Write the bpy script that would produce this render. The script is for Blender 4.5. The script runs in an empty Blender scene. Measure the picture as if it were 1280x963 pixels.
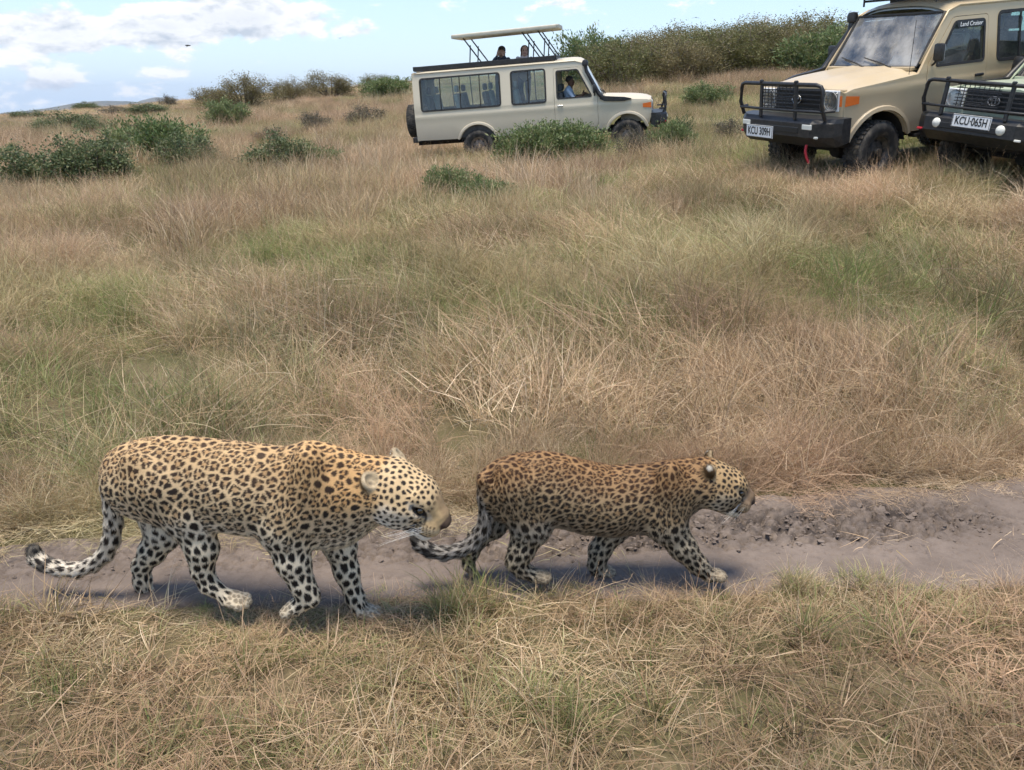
import bpy, bmesh, math, random
import numpy as np
from mathutils import Vector, Matrix, Quaternion

# ------------------------------------------------------------------ camera, sky, sun, exposure
SC = bpy.context.scene
COL = SC.collection
CAM_H = 1.70
FPX, CU, CV = 1000.0, 640.0, 481.5          # focal length and centre of the photograph in its own pixels
PITCH = math.atan(356.5 / FPX)
SP, CP = math.sin(PITCH), math.cos(PITCH)
cam_data = bpy.data.cameras.new('camera')
cam = bpy.data.objects.new('camera', cam_data)
COL.objects.link(cam)
cam.location = (0, 0, CAM_H)
cam.rotation_euler = (math.pi / 2 - PITCH, 0, 0)
cam_data.sensor_fit = 'HORIZONTAL'
cam_data.sensor_width = 36.0
cam_data.lens = 36.0 * FPX / 1280.0
cam_data.clip_start = 0.05
cam_data.clip_end = 20000
SC.camera = cam

SUN_EL, SUN_AZ = math.radians(80), math.radians(215)   # azimuth clockwise from +Y (the view direction)
world = bpy.data.worlds.new('World')
SC.world = world
world.use_nodes = True


def build_world():
    nt = world.node_tree
    nt.nodes.clear()
    N, L = nt.nodes.new, nt.links.new

    def math_(op, a, b=None, c=None, clamp=False):
        n = N('ShaderNodeMath'); n.operation = op; n.use_clamp = clamp
        for i, v in enumerate((a, b, c)):
            if v is None:
                continue
            if isinstance(v, (int, float)):
                n.inputs[i].default_value = v
            else:
                L(v, n.inputs[i])
        return n.outputs[0]

    sky = N('ShaderNodeTexSky'); sky.sky_type = 'NISHITA'; sky.sun_disc = False
    sky.sun_elevation = SUN_EL; sky.sun_rotation = SUN_AZ
    sky.altitude = 0; sky.air_density = 1.0; sky.dust_density = 0.15; sky.ozone_density = 3.0
    tc = N('ShaderNodeTexCoord')
    sep = N('ShaderNodeSeparateXYZ'); L(tc.outputs['Generated'], sep.inputs[0])
    az = math_('ARCTAN2', sep.outputs[0], sep.outputs[1])
    el = math_('ARCSINE', sep.outputs[2])

    def field(dz, sx=15.0, sz=34.0, off=5.2, detail=7.0):
        cmb = N('ShaderNodeCombineXYZ')
        L(math_('MULTIPLY', az, sx), cmb.inputs[0])
        L(math_('MULTIPLY', math_('ADD', el, dz), sz), cmb.inputs[1])
        cmb.inputs[2].default_value = off
        n = N('ShaderNodeTexNoise'); n.inputs['Scale'].default_value = 1.0
        n.inputs['Detail'].default_value = detail; n.inputs['Roughness'].default_value = 0.60
        n.inputs['Distortion'].default_value = 0.15
        L(cmb.outputs[0], n.inputs['Vector'])
        return n.outputs['Fac']

    def blob(a0, e0, ra, re, amp):          # one cloud bank, centred on a direction
        da = math_('DIVIDE', math_('SUBTRACT', az, a0), ra)
        de = math_('DIVIDE', math_('SUBTRACT', el, e0), re)
        r2 = math_('ADD', math_('MULTIPLY', da, da), math_('MULTIPLY', de, de))
        return math_('MULTIPLY', math_('EXPONENT', math_('MULTIPLY', r2, -1.0)), amp)

    n0 = field(0.0)
    n1 = field(0.010)
    bank = None
    for b in CLOUDS:
        v = blob(*b)
        bank = v if bank is None else math_('ADD', bank, v)
    big = field(0.0, 2.6, 5.0, 9.1, 1.0)     # broad coverage over the rest of the sky
    cov = math_('ADD', math_('MULTIPLY', math_('SUBTRACT', big, 0.5), 0.55), bank)
    dens = math_('SUBTRACT', math_('ADD', n0, cov), 0.60)
    mask = math_('MULTIPLY', dens, 7.0, clamp=True)
    sm = N('ShaderNodeMapRange'); sm.interpolation_type = 'SMOOTHERSTEP'
    L(mask, sm.inputs[0]); mask = sm.outputs[0]
    # tops bright, undersides grey
    lit = math_('MULTIPLY_ADD', math_('SUBTRACT', n0, n1), 4.0, 0.80, clamp=True)
    thick = math_('MULTIPLY', dens, 1.5, clamp=True)
    lit = math_('SUBTRACT', lit, math_('MULTIPLY', thick, 0.75), clamp=True)
    ramp = N('ShaderNodeMix'); ramp.data_type = 'RGBA'
    ramp.inputs['A'].default_value = (*[c * 1.0 for c in CLOUD_DARK], 1)
    ramp.inputs['B'].default_value = (*CLOUD_LIGHT, 1)
    L(lit, ramp.inputs['Factor'])
    # humid air whitens the sky to a pale blue all round the horizon
    hz = math_('EXPONENT', math_('MULTIPLY', math_('ABSOLUTE', el), -1.0 / math.radians(11)))
    air = N('ShaderNodeMix'); air.data_type = 'RGBA'; air.inputs['B'].default_value = (3.15, 3.95, 4.95, 1)
    L(math_('MULTIPLY', hz, .92), air.inputs['Factor']); L(sky.outputs[0], air.inputs['A'])
    mix = N('ShaderNodeMix'); mix.data_type = 'RGBA'
    L(mask, mix.inputs['Factor']); L(air.outputs['Result'], mix.inputs['A']); L(ramp.outputs['Result'], mix.inputs['B'])
    bg = N('ShaderNodeBackground'); bg.inputs['Strength'].default_value = SKY_STRENGTH
    L(mix.outputs['Result'], bg.inputs['Color'])
    out = N('ShaderNodeOutputWorld'); L(bg.outputs[0], out.inputs[0])


def px_dir(u, v):
    a, t = (u - CU) / FPX, (v - CV) / FPX
    return np.array((a, CP - t * SP, -SP - t * CP))


def px_azel(u, v):
    d = px_dir(u, v); d = d / np.linalg.norm(d)
    return math.atan2(d[0], d[1]), math.asin(d[2])


SKY_STRENGTH = 0.122
CLOUD_LIGHT = (5.7, 5.7, 5.7)
CLOUD_DARK = (2.85, 3.2, 3.7)
CLOUDS = []
for (u, v, ru, rv, amp) in ((130, 40, 110, 22, .30), (330, 22, 100, 26, .32), (20, 40, 80, 40, .24), (245, 14, 90, 20, .24),
                            (445, 42, 34, 14, .22), (170, 92, 60, 8, .14), (310, 78, 60, 8, .12), (40, 108, 120, 10, .14), (620, -40, 500, 26, .10)):
    a0, e0 = px_azel(u, v)
    CLOUDS.append((a0, e0, ru / 1050.0, rv / 1050.0, amp))
world.cycles.sampling_method = 'MANUAL'
world.cycles.sample_map_resolution = 256
build_world()

sun_data = bpy.data.lights.new('sun', 'SUN')
sun_data.energy = 3.1
sun_data.angle = math.radians(22.0)
sun_data.color = (1.0, 0.91, 0.77)
sun = bpy.data.objects.new('sun', sun_data)
COL.objects.link(sun)
_to_sun = Vector((math.sin(SUN_AZ) * math.cos(SUN_EL), math.cos(SUN_AZ) * math.cos(SUN_EL), math.sin(SUN_EL)))
sun.rotation_euler = _to_sun.to_track_quat('Z', 'Y').to_euler()

SC.view_settings.view_transform = 'Standard'
SC.view_settings.look = 'None'
SC.view_settings.gamma = 1.0
SC.view_settings.exposure = 0.86
SC.view_settings.use_curve_mapping = False
SC.render.engine = 'CYCLES'
SC.cycles.use_denoising = True
SC.cycles.use_adaptive_sampling = True
SC.cycles.adaptive_threshold = 0.028
SC.cycles.max_bounces = 5
SC.cycles.diffuse_bounces = 2
SC.cycles.transparent_max_bounces = 12

# ------------------------------------------------------------------ helpers
rng = np.random.default_rng(7)
random.seed(7)


def tag(o, label=None, cat=None, group=None, kind=None):
    if label: o['label'] = label
    if cat: o['category'] = cat
    if group: o['group'] = group
    if kind: o['kind'] = kind
    return o


def empty(name, loc=(0, 0, 0), rot=(0, 0, 0)):
    o = bpy.data.objects.new(name, None)
    o.location = loc; o.rotation_euler = rot
    COL.objects.link(o)
    return o


def link(name, me, mat=None, parent=None):
    o = bpy.data.objects.new(name, me)
    if mat is not None:
        me.materials.append(mat)
    COL.objects.link(o)
    if parent is not None:
        o.parent = parent
    return o


def np_mesh(name, verts, faces, smooth=True):
    """verts (n,3); faces (m,k) array of equal-size polygons"""
    me = bpy.data.meshes.new(name)
    verts = np.asarray(verts, np.float32); faces = np.asarray(faces, np.int32)
    m, k = faces.shape
    me.vertices.add(len(verts)); me.vertices.foreach_set('co', verts.ravel())
    me.loops.add(m * k); me.loops.foreach_set('vertex_index', faces.ravel())
    me.polygons.add(m); me.polygons.foreach_set('loop_start', np.arange(0, m * k, k, dtype=np.int32))
    me.polygons.foreach_set('use_smooth', np.full(m, smooth))
    me.update(calc_edges=True)
    return me


def set_color(me, name, cols, domain='POINT'):
    at = me.attributes.new(name, 'FLOAT_COLOR', domain)
    c = np.ones((len(cols), 4), np.float32); c[:, :3] = cols
    at.data.foreach_set('color', c.ravel())


def _hash(ix, iy, iz, seed):
    n = (ix.astype(np.int64) * 374761393 + iy.astype(np.int64) * 668265263 + iz.astype(np.int64) * 2147483647 + seed * 974634541) & 0xffffffff
    n = ((n ^ (n >> 13)) * 1274126177) & 0xffffffff
    n = (n ^ (n >> 16)) & 0xffffffff
    return n / 4294967295.0


def vnoise(p, seed=0):
    """value noise in [-1,1] for points (...,2|3)"""
    p = np.asarray(p, float)
    if p.shape[-1] == 2:
        p = np.concatenate([p, np.zeros(p.shape[:-1] + (1,))], -1)
    i = np.floor(p); f = p - i; i = i.astype(np.int64)
    f = f * f * (3 - 2 * f)
    r = 0
    for dx in (0, 1):
        for dy in (0, 1):
            for dz in (0, 1):
                w = (f[..., 0] if dx else 1 - f[..., 0]) * (f[..., 1] if dy else 1 - f[..., 1]) * (f[..., 2] if dz else 1 - f[..., 2])
                r = r + w * _hash(i[..., 0] + dx, i[..., 1] + dy, i[..., 2] + dz, seed)
    return r * 2 - 1


def fbm(p, oct=4, seed=0, gain=.5):
    p = np.asarray(p, float); a = 1.0; r = 0; tot = 0
    for k in range(oct):
        r = r + a * vnoise(p * (2.03 ** k) + 17.3 * k, seed + k); tot += a; a *= gain
    return r / tot


def sstep(a, b, x):
    t = np.clip((np.asarray(x, float) - a) / (b - a), 0, 1)
    return t * t * (3 - 2 * t)


class NT:
    """small wrapper to write node materials"""
    def __init__(self, name):
        self.mat = bpy.data.materials.new(name); self.mat.use_nodes = True
        self.nt = self.mat.node_tree; self.nt.nodes.clear()
        self.out = self.n('ShaderNodeOutputMaterial')

    def n(self, t, **kw):
        nd = self.nt.nodes.new(t)
        for k, v in kw.items():
            setattr(nd, k, v)
        return nd

    def l(self, a, b):
        self.nt.links.new(a, b)

    def put(self, sock, v):
        if isinstance(v, bpy.types.NodeSocket):
            self.l(v, sock)
        elif isinstance(v, (tuple, list)) and len(v) == 3 and sock.type == 'RGBA':
            sock.default_value = (*v, 1)
        else:
            sock.default_value = v

    def math(self, op, a, b=0.0, c=0.0, clamp=False):
        nd = self.n('ShaderNodeMath', operation=op, use_clamp=clamp)
        for i, v in enumerate((a, b, c)):
            self.put(nd.inputs[i], v)
        return nd.outputs[0]

    def mix(self, f, a, b, mode='MIX'):
        nd = self.n('ShaderNodeMix', data_type='RGBA', blend_type=mode)
        self.put(nd.inputs['Factor'], f); self.put(nd.inputs['A'], a); self.put(nd.inputs['B'], b)
        return nd.outputs['Result']

    def noise(self, scale, detail=4, rough=.55, vec=None, dist=0.0):
        nd = self.n('ShaderNodeTexNoise')
        nd.inputs['Scale'].default_value = scale; nd.inputs['Detail'].default_value = detail
        nd.inputs['Roughness'].default_value = rough; nd.inputs['Distortion'].default_value = dist
        if vec is not None: self.l(vec, nd.inputs['Vector'])
        return nd.outputs['Fac']

    def step(self, x, a, b):
        nd = self.n('ShaderNodeMapRange', interpolation_type='SMOOTHSTEP')
        self.put(nd.inputs[0], x); nd.inputs[1].default_value = a; nd.inputs[2].default_value = b
        return nd.outputs[0]

    def pos(self):
        return self.n('ShaderNodeNewGeometry').outputs['Position']

    def objco(self):
        return self.n('ShaderNodeTexCoord').outputs['Object']

    def attr(self, name, out='Color'):
        return self.n('ShaderNodeAttribute', attribute_name=name).outputs[out]

    def attr_inst(self, name):
        return self.n('ShaderNodeAttribute', attribute_name=name, attribute_type='INSTANCER').outputs['Fac']

    def sepc(self, c):
        nd = self.n('ShaderNodeSeparateColor'); self.l(c, nd.inputs[0]); return nd.outputs

    def bsdf(self, **kw):
        nd = self.n('ShaderNodeBsdfPrincipled')
        for k, v in kw.items():
            self.put(nd.inputs[k.replace('_', ' ')], v)
        self.l(nd.outputs[0], self.out.inputs[0])
        return nd

    def bump(self, h, strength=.3, dist=.01):
        nd = self.n('ShaderNodeBump'); nd.inputs['Strength'].default_value = strength; nd.inputs['Distance'].default_value = dist
        self.l(h, nd.inputs['Height']); return nd.outputs[0]


def m_plain(name, col, rough=.5, metal=0.0, spec=.5, **kw):
    t = NT(name)
    t.bsdf(Base_Color=col, Roughness=rough, Metallic=metal, Specular_IOR_Level=spec, **kw)
    return t.mat


# ------------------------------------------------------------------ terrain
def ray_at(u, v, Y):
    d = px_dir(u, v); s = Y / d[1]
    return np.array((d[0] * s, Y, CAM_H + d[2] * s))


_ctrl = []
for Y in (-6.0, 0.0, 2.0, 3.2):
    for X in (-6, -2, 0, 2, 6):
        _ctrl.append((X, Y, 0.0))
for (Y, row) in ((7.5, ((-100, .02), (320, .08), (640, .14), (960, .26), (1380, .42))),
                 (11., ((-100, -.04), (320, .08), (640, .25), (1090, .76), (1380, .95)))):
    for u, z in row:
        _ctrl.append((ray_at(u, 200, Y)[0], Y, z))
for (Y, row) in ((22.4, ((-150, 250), (0, 226), (300, 206), (601, 198), (788, 181), (1000, 164), (1400, 138))),
                 (42., ((-150, 182), (0, 173), (300, 156), (640, 130), (900, 108), (1100, 98), (1400, 85))),
                 (150., ((-150, 157), (0, 151), (130, 139), (250, 128), (380, 117), (510, 105), (740, 91), (1040, 75), (1400, 62))),
                 (240., ((-150, 158), (0, 152.5), (250, 131), (510, 109), (740, 96), (1040, 82), (1400, 68)))):
    for u, v in row:
        p = ray_at(u, v, Y); _ctrl.append(tuple(p))
_ctrl = np.array(_ctrl)


def _warp(X, Y):
    Yp = np.maximum(np.asarray(Y, float), -8) + 10.0
    return np.stack([np.clip(np.asarray(X, float) / Yp * 2.0, -2.2, 2.2), np.log(Yp) * 1.2], -1)


def _tps(r2):
    return np.where(r2 > 1e-12, 0.5 * r2 * np.log(np.maximum(r2, 1e-12)), 0.0)


_cw = _warp(_ctrl[:, 0], _ctrl[:, 1]); _n = len(_cw)
_Yscale = np.maximum(_ctrl[:, 1], 0) + 10
_A = np.zeros((_n + 3, _n + 3))
_A[:_n, :_n] = _tps(((_cw[:, None] - _cw[None]) ** 2).sum(-1)) + np.eye(_n) * 1e-4
_A[:_n, _n] = 1; _A[:_n, _n + 1:] = _cw; _A[_n, :_n] = 1; _A[_n + 1:, :_n] = _cw.T
_b = np.zeros(_n + 3); _b[:_n] = (_ctrl[:, 2] - 0) / _Yscale
_W = np.linalg.solve(_A, _b)


def ground_z(X, Y):
    X = np.asarray(X, float); Y = np.asarray(Y, float)
    shp = np.broadcast(X, Y).shape
    X = np.broadcast_to(X, shp).ravel(); Y = np.broadcast_to(Y, shp).ravel()
    Yc = np.minimum(Y, 260.0)
    w = _warp(X, Yc)
    z = np.zeros(len(X))
    for c in range(0, len(X), 20000):
        ww = w[c:c + 20000]
        z[c:c + 20000] = _tps(((ww[:, None] - _cw[None]) ** 2).sum(-1)) @ _W[:_n] + _W[_n] + ww @ _W[_n + 1:]
    z = z * (np.maximum(Yc, 0) + 10)
    z = z * sstep(3.3, 5.5, Y)                              # flat at the track
    far = sstep(240, 700, np.hypot(X, Y))
    z = z * (1 - far) + (-0.030 * np.hypot(X, Y)) * far
    xo = sstep(120, 400, np.abs(X)) * (1 - far); z = z * (1 - xo)
    m = sstep(3.6, 7, Y) * (1 - sstep(60, 120, Y))
    q = np.stack([X, Y], -1)
    z = z + m * 0.06 * fbm(q * 0.55, 3, 5) + sstep(3.5, 4.6, Y) * (1 - sstep(24, 40, Y)) * .11 * (fbm(q * np.array([1.0, 1.25]), 2, 6) - .2)
    return z.reshape(shp)


def near_edge(X):
    X = np.asarray(X, float)
    return 2.485 + .046 * X + .045 * vnoise(np.stack([X * 2.6, X * 0], -1), 3) + .022 * vnoise(np.stack([X * 9, X * 0], -1), 4)


def far_edge(X):
    X = np.asarray(X, float)
    return 3.06 + .125 * np.clip(X, -3.2, 4) + .055 * vnoise(np.stack([X * 2.0, X * 0 + 7], -1), 5) + .03 * vnoise(np.stack([X * 7, X * 0], -1), 6)


def px_ground(u, v):
    d = px_dir(u, v); s = 1.0
    if d[2] > 0: return None
    prev = 0
    while s < 400:
        p = d * s
        if CAM_H + p[2] < float(ground_z(p[0], p[1])):
            lo, hi = prev, s
            for _ in range(20):
                m = (lo + hi) / 2; p = d * m
                if CAM_H + p[2] < float(ground_z(p[0], p[1])): hi = m
                else: lo = m
            p = d * hi
            return np.array((p[0], p[1], float(ground_z(p[0], p[1]))))
        prev = s; s *= 1.03
    return None


def m_ground():
    t = NT('soil_and_litter')
    P = t.pos()
    a = t.noise(.35, 5, .6, P); b = t.noise(6.0, 6, .65, P); c = t.noise(40., 3, .6, P)
    col = t.mix(t.step(a, .40, .62), (.135, .105, .060), (.095, .098, .040))
    col = t.mix(t.step(b, .45, .7), col, (.19, .15, .088))
    col = t.mix(t.math('MULTIPLY', t.step(c, .5, .75), .5), col, (.07, .055, .035))
    t.bsdf(Base_Color=col, Roughness=.95, Normal=t.bump(c, .6, .02), Specular_IOR_Level=.1)
    return t.mat


def m_track():
    t = NT('dusty_mud')
    P = t.pos()
    a = t.noise(2.2, 5, .6, P); b = t.noise(22., 6, .7, P); c = t.noise(160., 3, .6, P)
    mud_fac = t.attr('dark_mud', 'Fac')
    col = t.mix(t.step(a, .38, .66), (.172, .136, .112), (.228, .182, .150))
    col = t.mix(t.math('MULTIPLY', t.step(b, .46, .72), .6), col, (.125, .098, .082))
    col = t.mix(t.math('MULTIPLY', mud_fac, t.step(b, .34, .6)), col, (.050, .041, .037))  # broken mud darkened, most in its cracks
    col = t.mix(t.math('MULTIPLY', t.step(c, .55, .8), .35), col, (.34, .28, .24))
    h = t.math('ADD', t.math('MULTIPLY', b, .7), t.math('MULTIPLY', c, .3))
    t.bsdf(Base_Color=col, Roughness=.92, Normal=t.bump(h, .9, .014), Specular_IOR_Level=.15)
    return t.mat


def build_ground():
    ys = np.concatenate([np.arange(-12, 1.5, .9), np.arange(1.5, 2.1, .14), np.arange(2.1, 3.75, .035), np.arange(3.75, 8, .14), np.arange(8, 26, .4), np.geomspace(26, 300, 90), np.geomspace(310, 7000, 22)])
    xs0 = np.concatenate([np.arange(0, 4, .14), np.arange(4, 16, .45), np.geomspace(16, 180, 46), np.geomspace(190, 7000, 18)])
    xs = np.concatenate([-xs0[::-1], xs0[1:]])
    X, Y = np.meshgrid(xs, ys)
    Z = ground_z(X, Y)
    ne, fe = near_edge(X), far_edge(X)
    trk = sstep(ne - .03, ne + .05, Y) * (1 - sstep(fe - .05, fe + .03, Y)) * (np.abs(X) < 4.3)
    Z = Z - .10 * trk
    V = np.stack([X, Y, Z], -1).reshape(-1, 3)
    nx, ny = len(xs), len(ys)
    i = (np.arange(ny - 1)[:, None] * nx + np.arange(nx - 1)[None]).ravel()
    F = np.stack([i, i + 1, i + nx + 1, i + nx], -1)
    o = link('ground', np_mesh('ground', V, F), m_ground())
    tag(o, 'savannah ground under the grass rising to the right', 'ground', kind='structure')


def voronoi2(P, cell, seed):
    """F1, F2 and a per-cell random for 2-D points"""
    q = P / cell; i = np.floor(q).astype(np.int64)
    f1 = np.full(len(P), 9.0); f2 = np.full(len(P), 9.0); rid = np.zeros(len(P))
    for dx in (-1, 0, 1):
        for dy in (-1, 0, 1):
            cx, cy = i[:, 0] + dx, i[:, 1] + dy; z = np.zeros_like(cx)
            px = cx + _hash(cx, cy, z, seed); py = cy + _hash(cx, cy, z, seed + 1)
            d = np.hypot(q[:, 0] - px, q[:, 1] - py)
            r = _hash(cx, cy, z, seed + 2)
            m = d < f1
            f2 = np.where(m, f1, np.minimum(f2, d)); rid = np.where(m, r, rid); f1 = np.where(m, d, f1)
    return f1, f2, rid


def build_track():
    xs = np.arange(-4.2, 4.8, .0125)
    vs = np.linspace(-.14, 1.16, 92)
    X, Vv = np.meshgrid(xs, vs)
    ne, fe = near_edge(X), far_edge(X)
    Y = ne + (fe - ne) * Vv
    P = np.stack([X, Y], -1)
    Z = .006 * fbm(P * 2.2, 3, 21) + .005 * fbm(P * 16, 3, 22) + .0025 * fbm(P * 60, 2, 23)
    # broken, cracked mud in the far half of the rut
    w = (sstep(.38, .52, Vv) * (1 - sstep(.80, .95, Vv))) * (.35 + .65 * sstep(-.9, .5, X)) * sstep(-.65, -.05, fbm(P * np.array([.9, 2.2]), 3, 25))
    q = (P + .03 * np.stack([fbm(P * 9, 2, 31), fbm(P * 9, 2, 32)], -1)).reshape(-1, 2)
    f1, f2, rid = voronoi2(q, .058, 40)
    g1, g2, rid2 = voronoi2(q, .026, 50)
    crack = np.minimum(1, (f2 - f1) / .16).reshape(X.shape); crack2 = np.minimum(1, (g2 - g1) / .22).reshape(X.shape)
    rid = rid.reshape(X.shape); rid2 = rid2.reshape(X.shape)
    thin = .30 * (1 - w) * sstep(-.25, .3, fbm(P * 1.7, 3, 27)) * sstep(.02, .2, Vv)
    Z = Z + w * (-.022 + .034 * rid * crack + .020 * rid2 * crack2 - .034 * (1 - crack)) - thin * .030 * (1 - np.minimum(1, crack * 1.8))
    # gentle rut and drop at the edges under the grass
    Z = Z - .018 * np.sin(np.clip(Vv, 0, 1) * math.pi) - .06 * (1 - sstep(-.14, -.02, Vv)) - .06 * sstep(1.02, 1.16, Vv) + .012
    V = np.stack([X, Y, Z], -1).reshape(-1, 3)
    nx, ny = len(xs), len(vs)
    i = (np.arange(ny - 1)[:, None] * nx + np.arange(nx - 1)[None]).ravel()
    F = np.stack([i, i + 1, i + nx + 1, i + nx], -1)
    me = np_mesh('dirt_track', V, F)
    at = me.attributes.new('dark_mud', 'FLOAT', 'POINT'); at.data.foreach_set('value', (w * (.35 + .65 * (1 - crack * rid))).astype(np.float32).ravel())
    o = link('dirt_track', me, m_track())
    tag(o, 'bare grey-brown dirt track with broken mud', 'track', kind='structure')


build_ground()
build_track()
# ------------------------------------------------------------------ mesh helpers for built things
def bm_mesh(name, bm, smooth=False, angle=None):
    bmesh.ops.recalc_face_normals(bm, faces=bm.faces)
    me = bpy.data.meshes.new(name); bm.to_mesh(me); bm.free()
    if smooth:
        me.polygons.foreach_set('use_smooth', np.full(len(me.polygons), True))
        if angle: me.set_sharp_from_angle(angle=math.radians(angle))
    return me


def add_box(bm, c, s, bevel=0.0, rot=None, seg=2):
    r = bmesh.ops.create_cube(bm, size=1.0); vs = r['verts']
    bmesh.ops.scale(bm, vec=s, verts=vs)
    if bevel > 0:
        es = list({e for v in vs for e in v.link_edges})
        rb = bmesh.ops.bevel(bm, geom=es, offset=bevel, segments=seg, affect='EDGES', profile=.5)
        vs = list({v for f in rb['faces'] for v in f.verts} | {v for v in vs if v.is_valid})
    if rot is not None: bmesh.ops.rotate(bm, cent=(0, 0, 0), matrix=rot, verts=vs)
    bmesh.ops.translate(bm, vec=c, verts=vs)
    return vs


def add_tube(bm, pts, r, n=8, caps=True):
    pts = [Vector(p) for p in pts]; rings = []
    rr = r if isinstance(r, (list, tuple)) else [r] * len(pts)
    up = Vector((0, 0, 1))
    for i, p in enumerate(pts):
        d = (pts[min(i + 1, len(pts) - 1)] - pts[max(i - 1, 0)]).normalized()
        s = d.cross(up)
        if s.length < .05: s = d.cross(Vector((0, 1, 0)))
        s.normalize(); t = d.cross(s)
        rings.append([bm.verts.new(p + (s * math.cos(2 * math.pi * k / n) + t * math.sin(2 * math.pi * k / n)) * rr[i]) for k in range(n)])
    for a, b in zip(rings, rings[1:]):
        for k in range(n): bm.faces.new((a[k], a[(k + 1) % n], b[(k + 1) % n], b[k]))
    if caps: bm.faces.new(rings[0]); bm.faces.new(rings[-1])


def add_loft(bm, sections, close=True, caps=True):
    """sections: list of equal-length point loops"""
    rings = [[bm.verts.new(p) for p in s] for s in sections]; n = len(rings[0])
    for a, b in zip(rings, rings[1:]):
        for k in range(n if close else n - 1): bm.faces.new((a[k], a[(k + 1) % n], b[(k + 1) % n], b[k]))
    if caps and close: bm.faces.new(rings[0]); bm.faces.new(rings[-1])


def add_lathe(bm, prof, n=32, axis='Y', c=(0, 0, 0)):
    """prof: (radius, offset along axis)"""
    rings = []
    for (r, o) in prof:
        ring = []
        for k in range(n):
            a = 2 * math.pi * k / n
            p = (r * math.cos(a), o, r * math.sin(a)) if axis == 'Y' else ((o, r * math.cos(a), r * math.sin(a)) if axis == 'X' else (r * math.cos(a), r * math.sin(a), o))
            ring.append(bm.verts.new(Vector(p) + Vector(c)))
        rings.append(ring)
    for a, b in zip(rings, rings[1:]):
        for k in range(n): bm.faces.new((a[k], a[(k + 1) % n], b[(k + 1) % n], b[k]))
    return rings


def rounded(poly, r, n=4):
    """round the corners of a 2-D polygon"""
    out = []; m = len(poly)
    for i in range(m):
        p0, p1, p2 = Vector(poly[i - 1]), Vector(poly[i]), Vector(poly[(i + 1) % m])
        a, b = (p0 - p1), (p2 - p1)
        k = min(r, a.length * .45, b.length * .45)
        q0, q2 = p1 + a.normalized() * k, p1 + b.normalized() * k
        for j in range(n + 1):
            t = j / n
            out.append(tuple(q0 * (1 - t) ** 2 + p1 * 2 * t * (1 - t) + q2 * t * t))
    return out


def inset(poly, d):
    """shrink a convex-ish polygon towards its inside by d"""
    m = len(poly); out = []
    area = sum(poly[i - 1][0] * poly[i][1] - poly[i][0] * poly[i - 1][1] for i in range(m))
    s = 1 if area > 0 else -1
    for i in range(m):
        p0, p1, p2 = Vector(poly[i - 1]), Vector(poly[i]), Vector(poly[(i + 1) % m])
        e1, e2 = (p1 - p0), (p2 - p1)
        n = Vector((-e1.y, e1.x)).normalized() + Vector((-e2.y, e2.x)).normalized()
        if n.length < 1e-6: n = Vector((-e2.y, e2.x))
        n.normalize(); out.append(tuple(p1 + n * d * s))
    return out


def panel(name, outer, holes, yfun, side, thick, mat, parent, zcuts=(), smooth=True):
    """a sheet cut from a 2-D outline (x,z) with holes, bent to y = side*yfun(x,z), with thickness"""
    bm = bmesh.new()
    for loop in [outer] + list(holes):
        vs = [bm.verts.new((p[0], 0, p[1])) for p in loop]
        for i in range(len(vs)): bm.edges.new((vs[i - 1], vs[i]))
    bmesh.ops.triangle_fill(bm, use_beauty=True, use_dissolve=False, edges=bm.edges[:], normal=(0, -1, 0))
    for z in zcuts:
        bmesh.ops.bisect_plane(bm, geom=bm.verts[:] + bm.edges[:] + bm.faces[:], plane_co=(0, 0, z), plane_no=(0, 0, 1))
    for v in bm.verts: v.co.y = side * yfun(v.co.x, v.co.z)
    if thick:
        for f in bm.faces: f.normal_update()
        bmesh.ops.recalc_face_normals(bm, faces=bm.faces)
        fs = bm.faces[:]
        ext = bmesh.ops.extrude_face_region(bm, geom=fs)
        for v in [g for g in ext['geom'] if isinstance(g, bmesh.types.BMVert)]: v.co.y -= side * thick
    return link(name, bm_mesh(name, bm, smooth, 35), mat, parent)


def text_mesh(txt, size, mat, parent, M, extrude=.002, name='lettering', shear=0.0, bold=0.0):
    cu = bpy.data.curves.new(name, 'FONT'); cu.body = txt; cu.size = size; cu.align_x = 'CENTER'; cu.align_y = 'CENTER'; cu.extrude = extrude; cu.shear = shear; cu.offset = bold
    o = bpy.data.objects.new(name + '_curve', cu); COL.objects.link(o)
    me = bpy.data.meshes.new_from_object(o.evaluated_get(bpy.context.evaluated_depsgraph_get()))
    bpy.data.objects.remove(o)
    me.name = name
    t = link(name, me, mat, parent); t.matrix_local = M
    return t


# ------------------------------------------------------------------ vehicle materials
def m_paint(name, col, dust=(.46, .40, .31)):
    t = NT(name)
    P = t.objco(); s = t.n('ShaderNodeSeparateXYZ'); t.l(P, s.inputs[0])
    n1 = t.noise(2.2, 5, .6, P); n2 = t.noise(24, 4, .6, P)
    low = t.math('MULTIPLY', t.step(s.outputs[2], 1.35, .55), t.math('ADD', .25, n1))        # road dust thrown up on the lower panels
    d = t.math('ADD', t.math('MULTIPLY', low, .8), t.math('MULTIPLY', t.step(n2, .5, .8), .10), clamp=True)
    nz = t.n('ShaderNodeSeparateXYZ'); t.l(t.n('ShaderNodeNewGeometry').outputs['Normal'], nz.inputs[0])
    d = t.math('ADD', d, t.math('MULTIPLY', t.step(nz.outputs[2], .6, .95), t.math('MULTIPLY_ADD', n1, .5, .05)), clamp=True)      # dust tone on upward faces, also painting in the bonnet's sunlit paleness
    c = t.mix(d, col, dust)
    t.bsdf(Base_Color=c, Roughness=t.math('ADD', .30, t.math('MULTIPLY', d, .5)), Coat_Weight=.25, Coat_Roughness=.15)
    return t.mat


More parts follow.
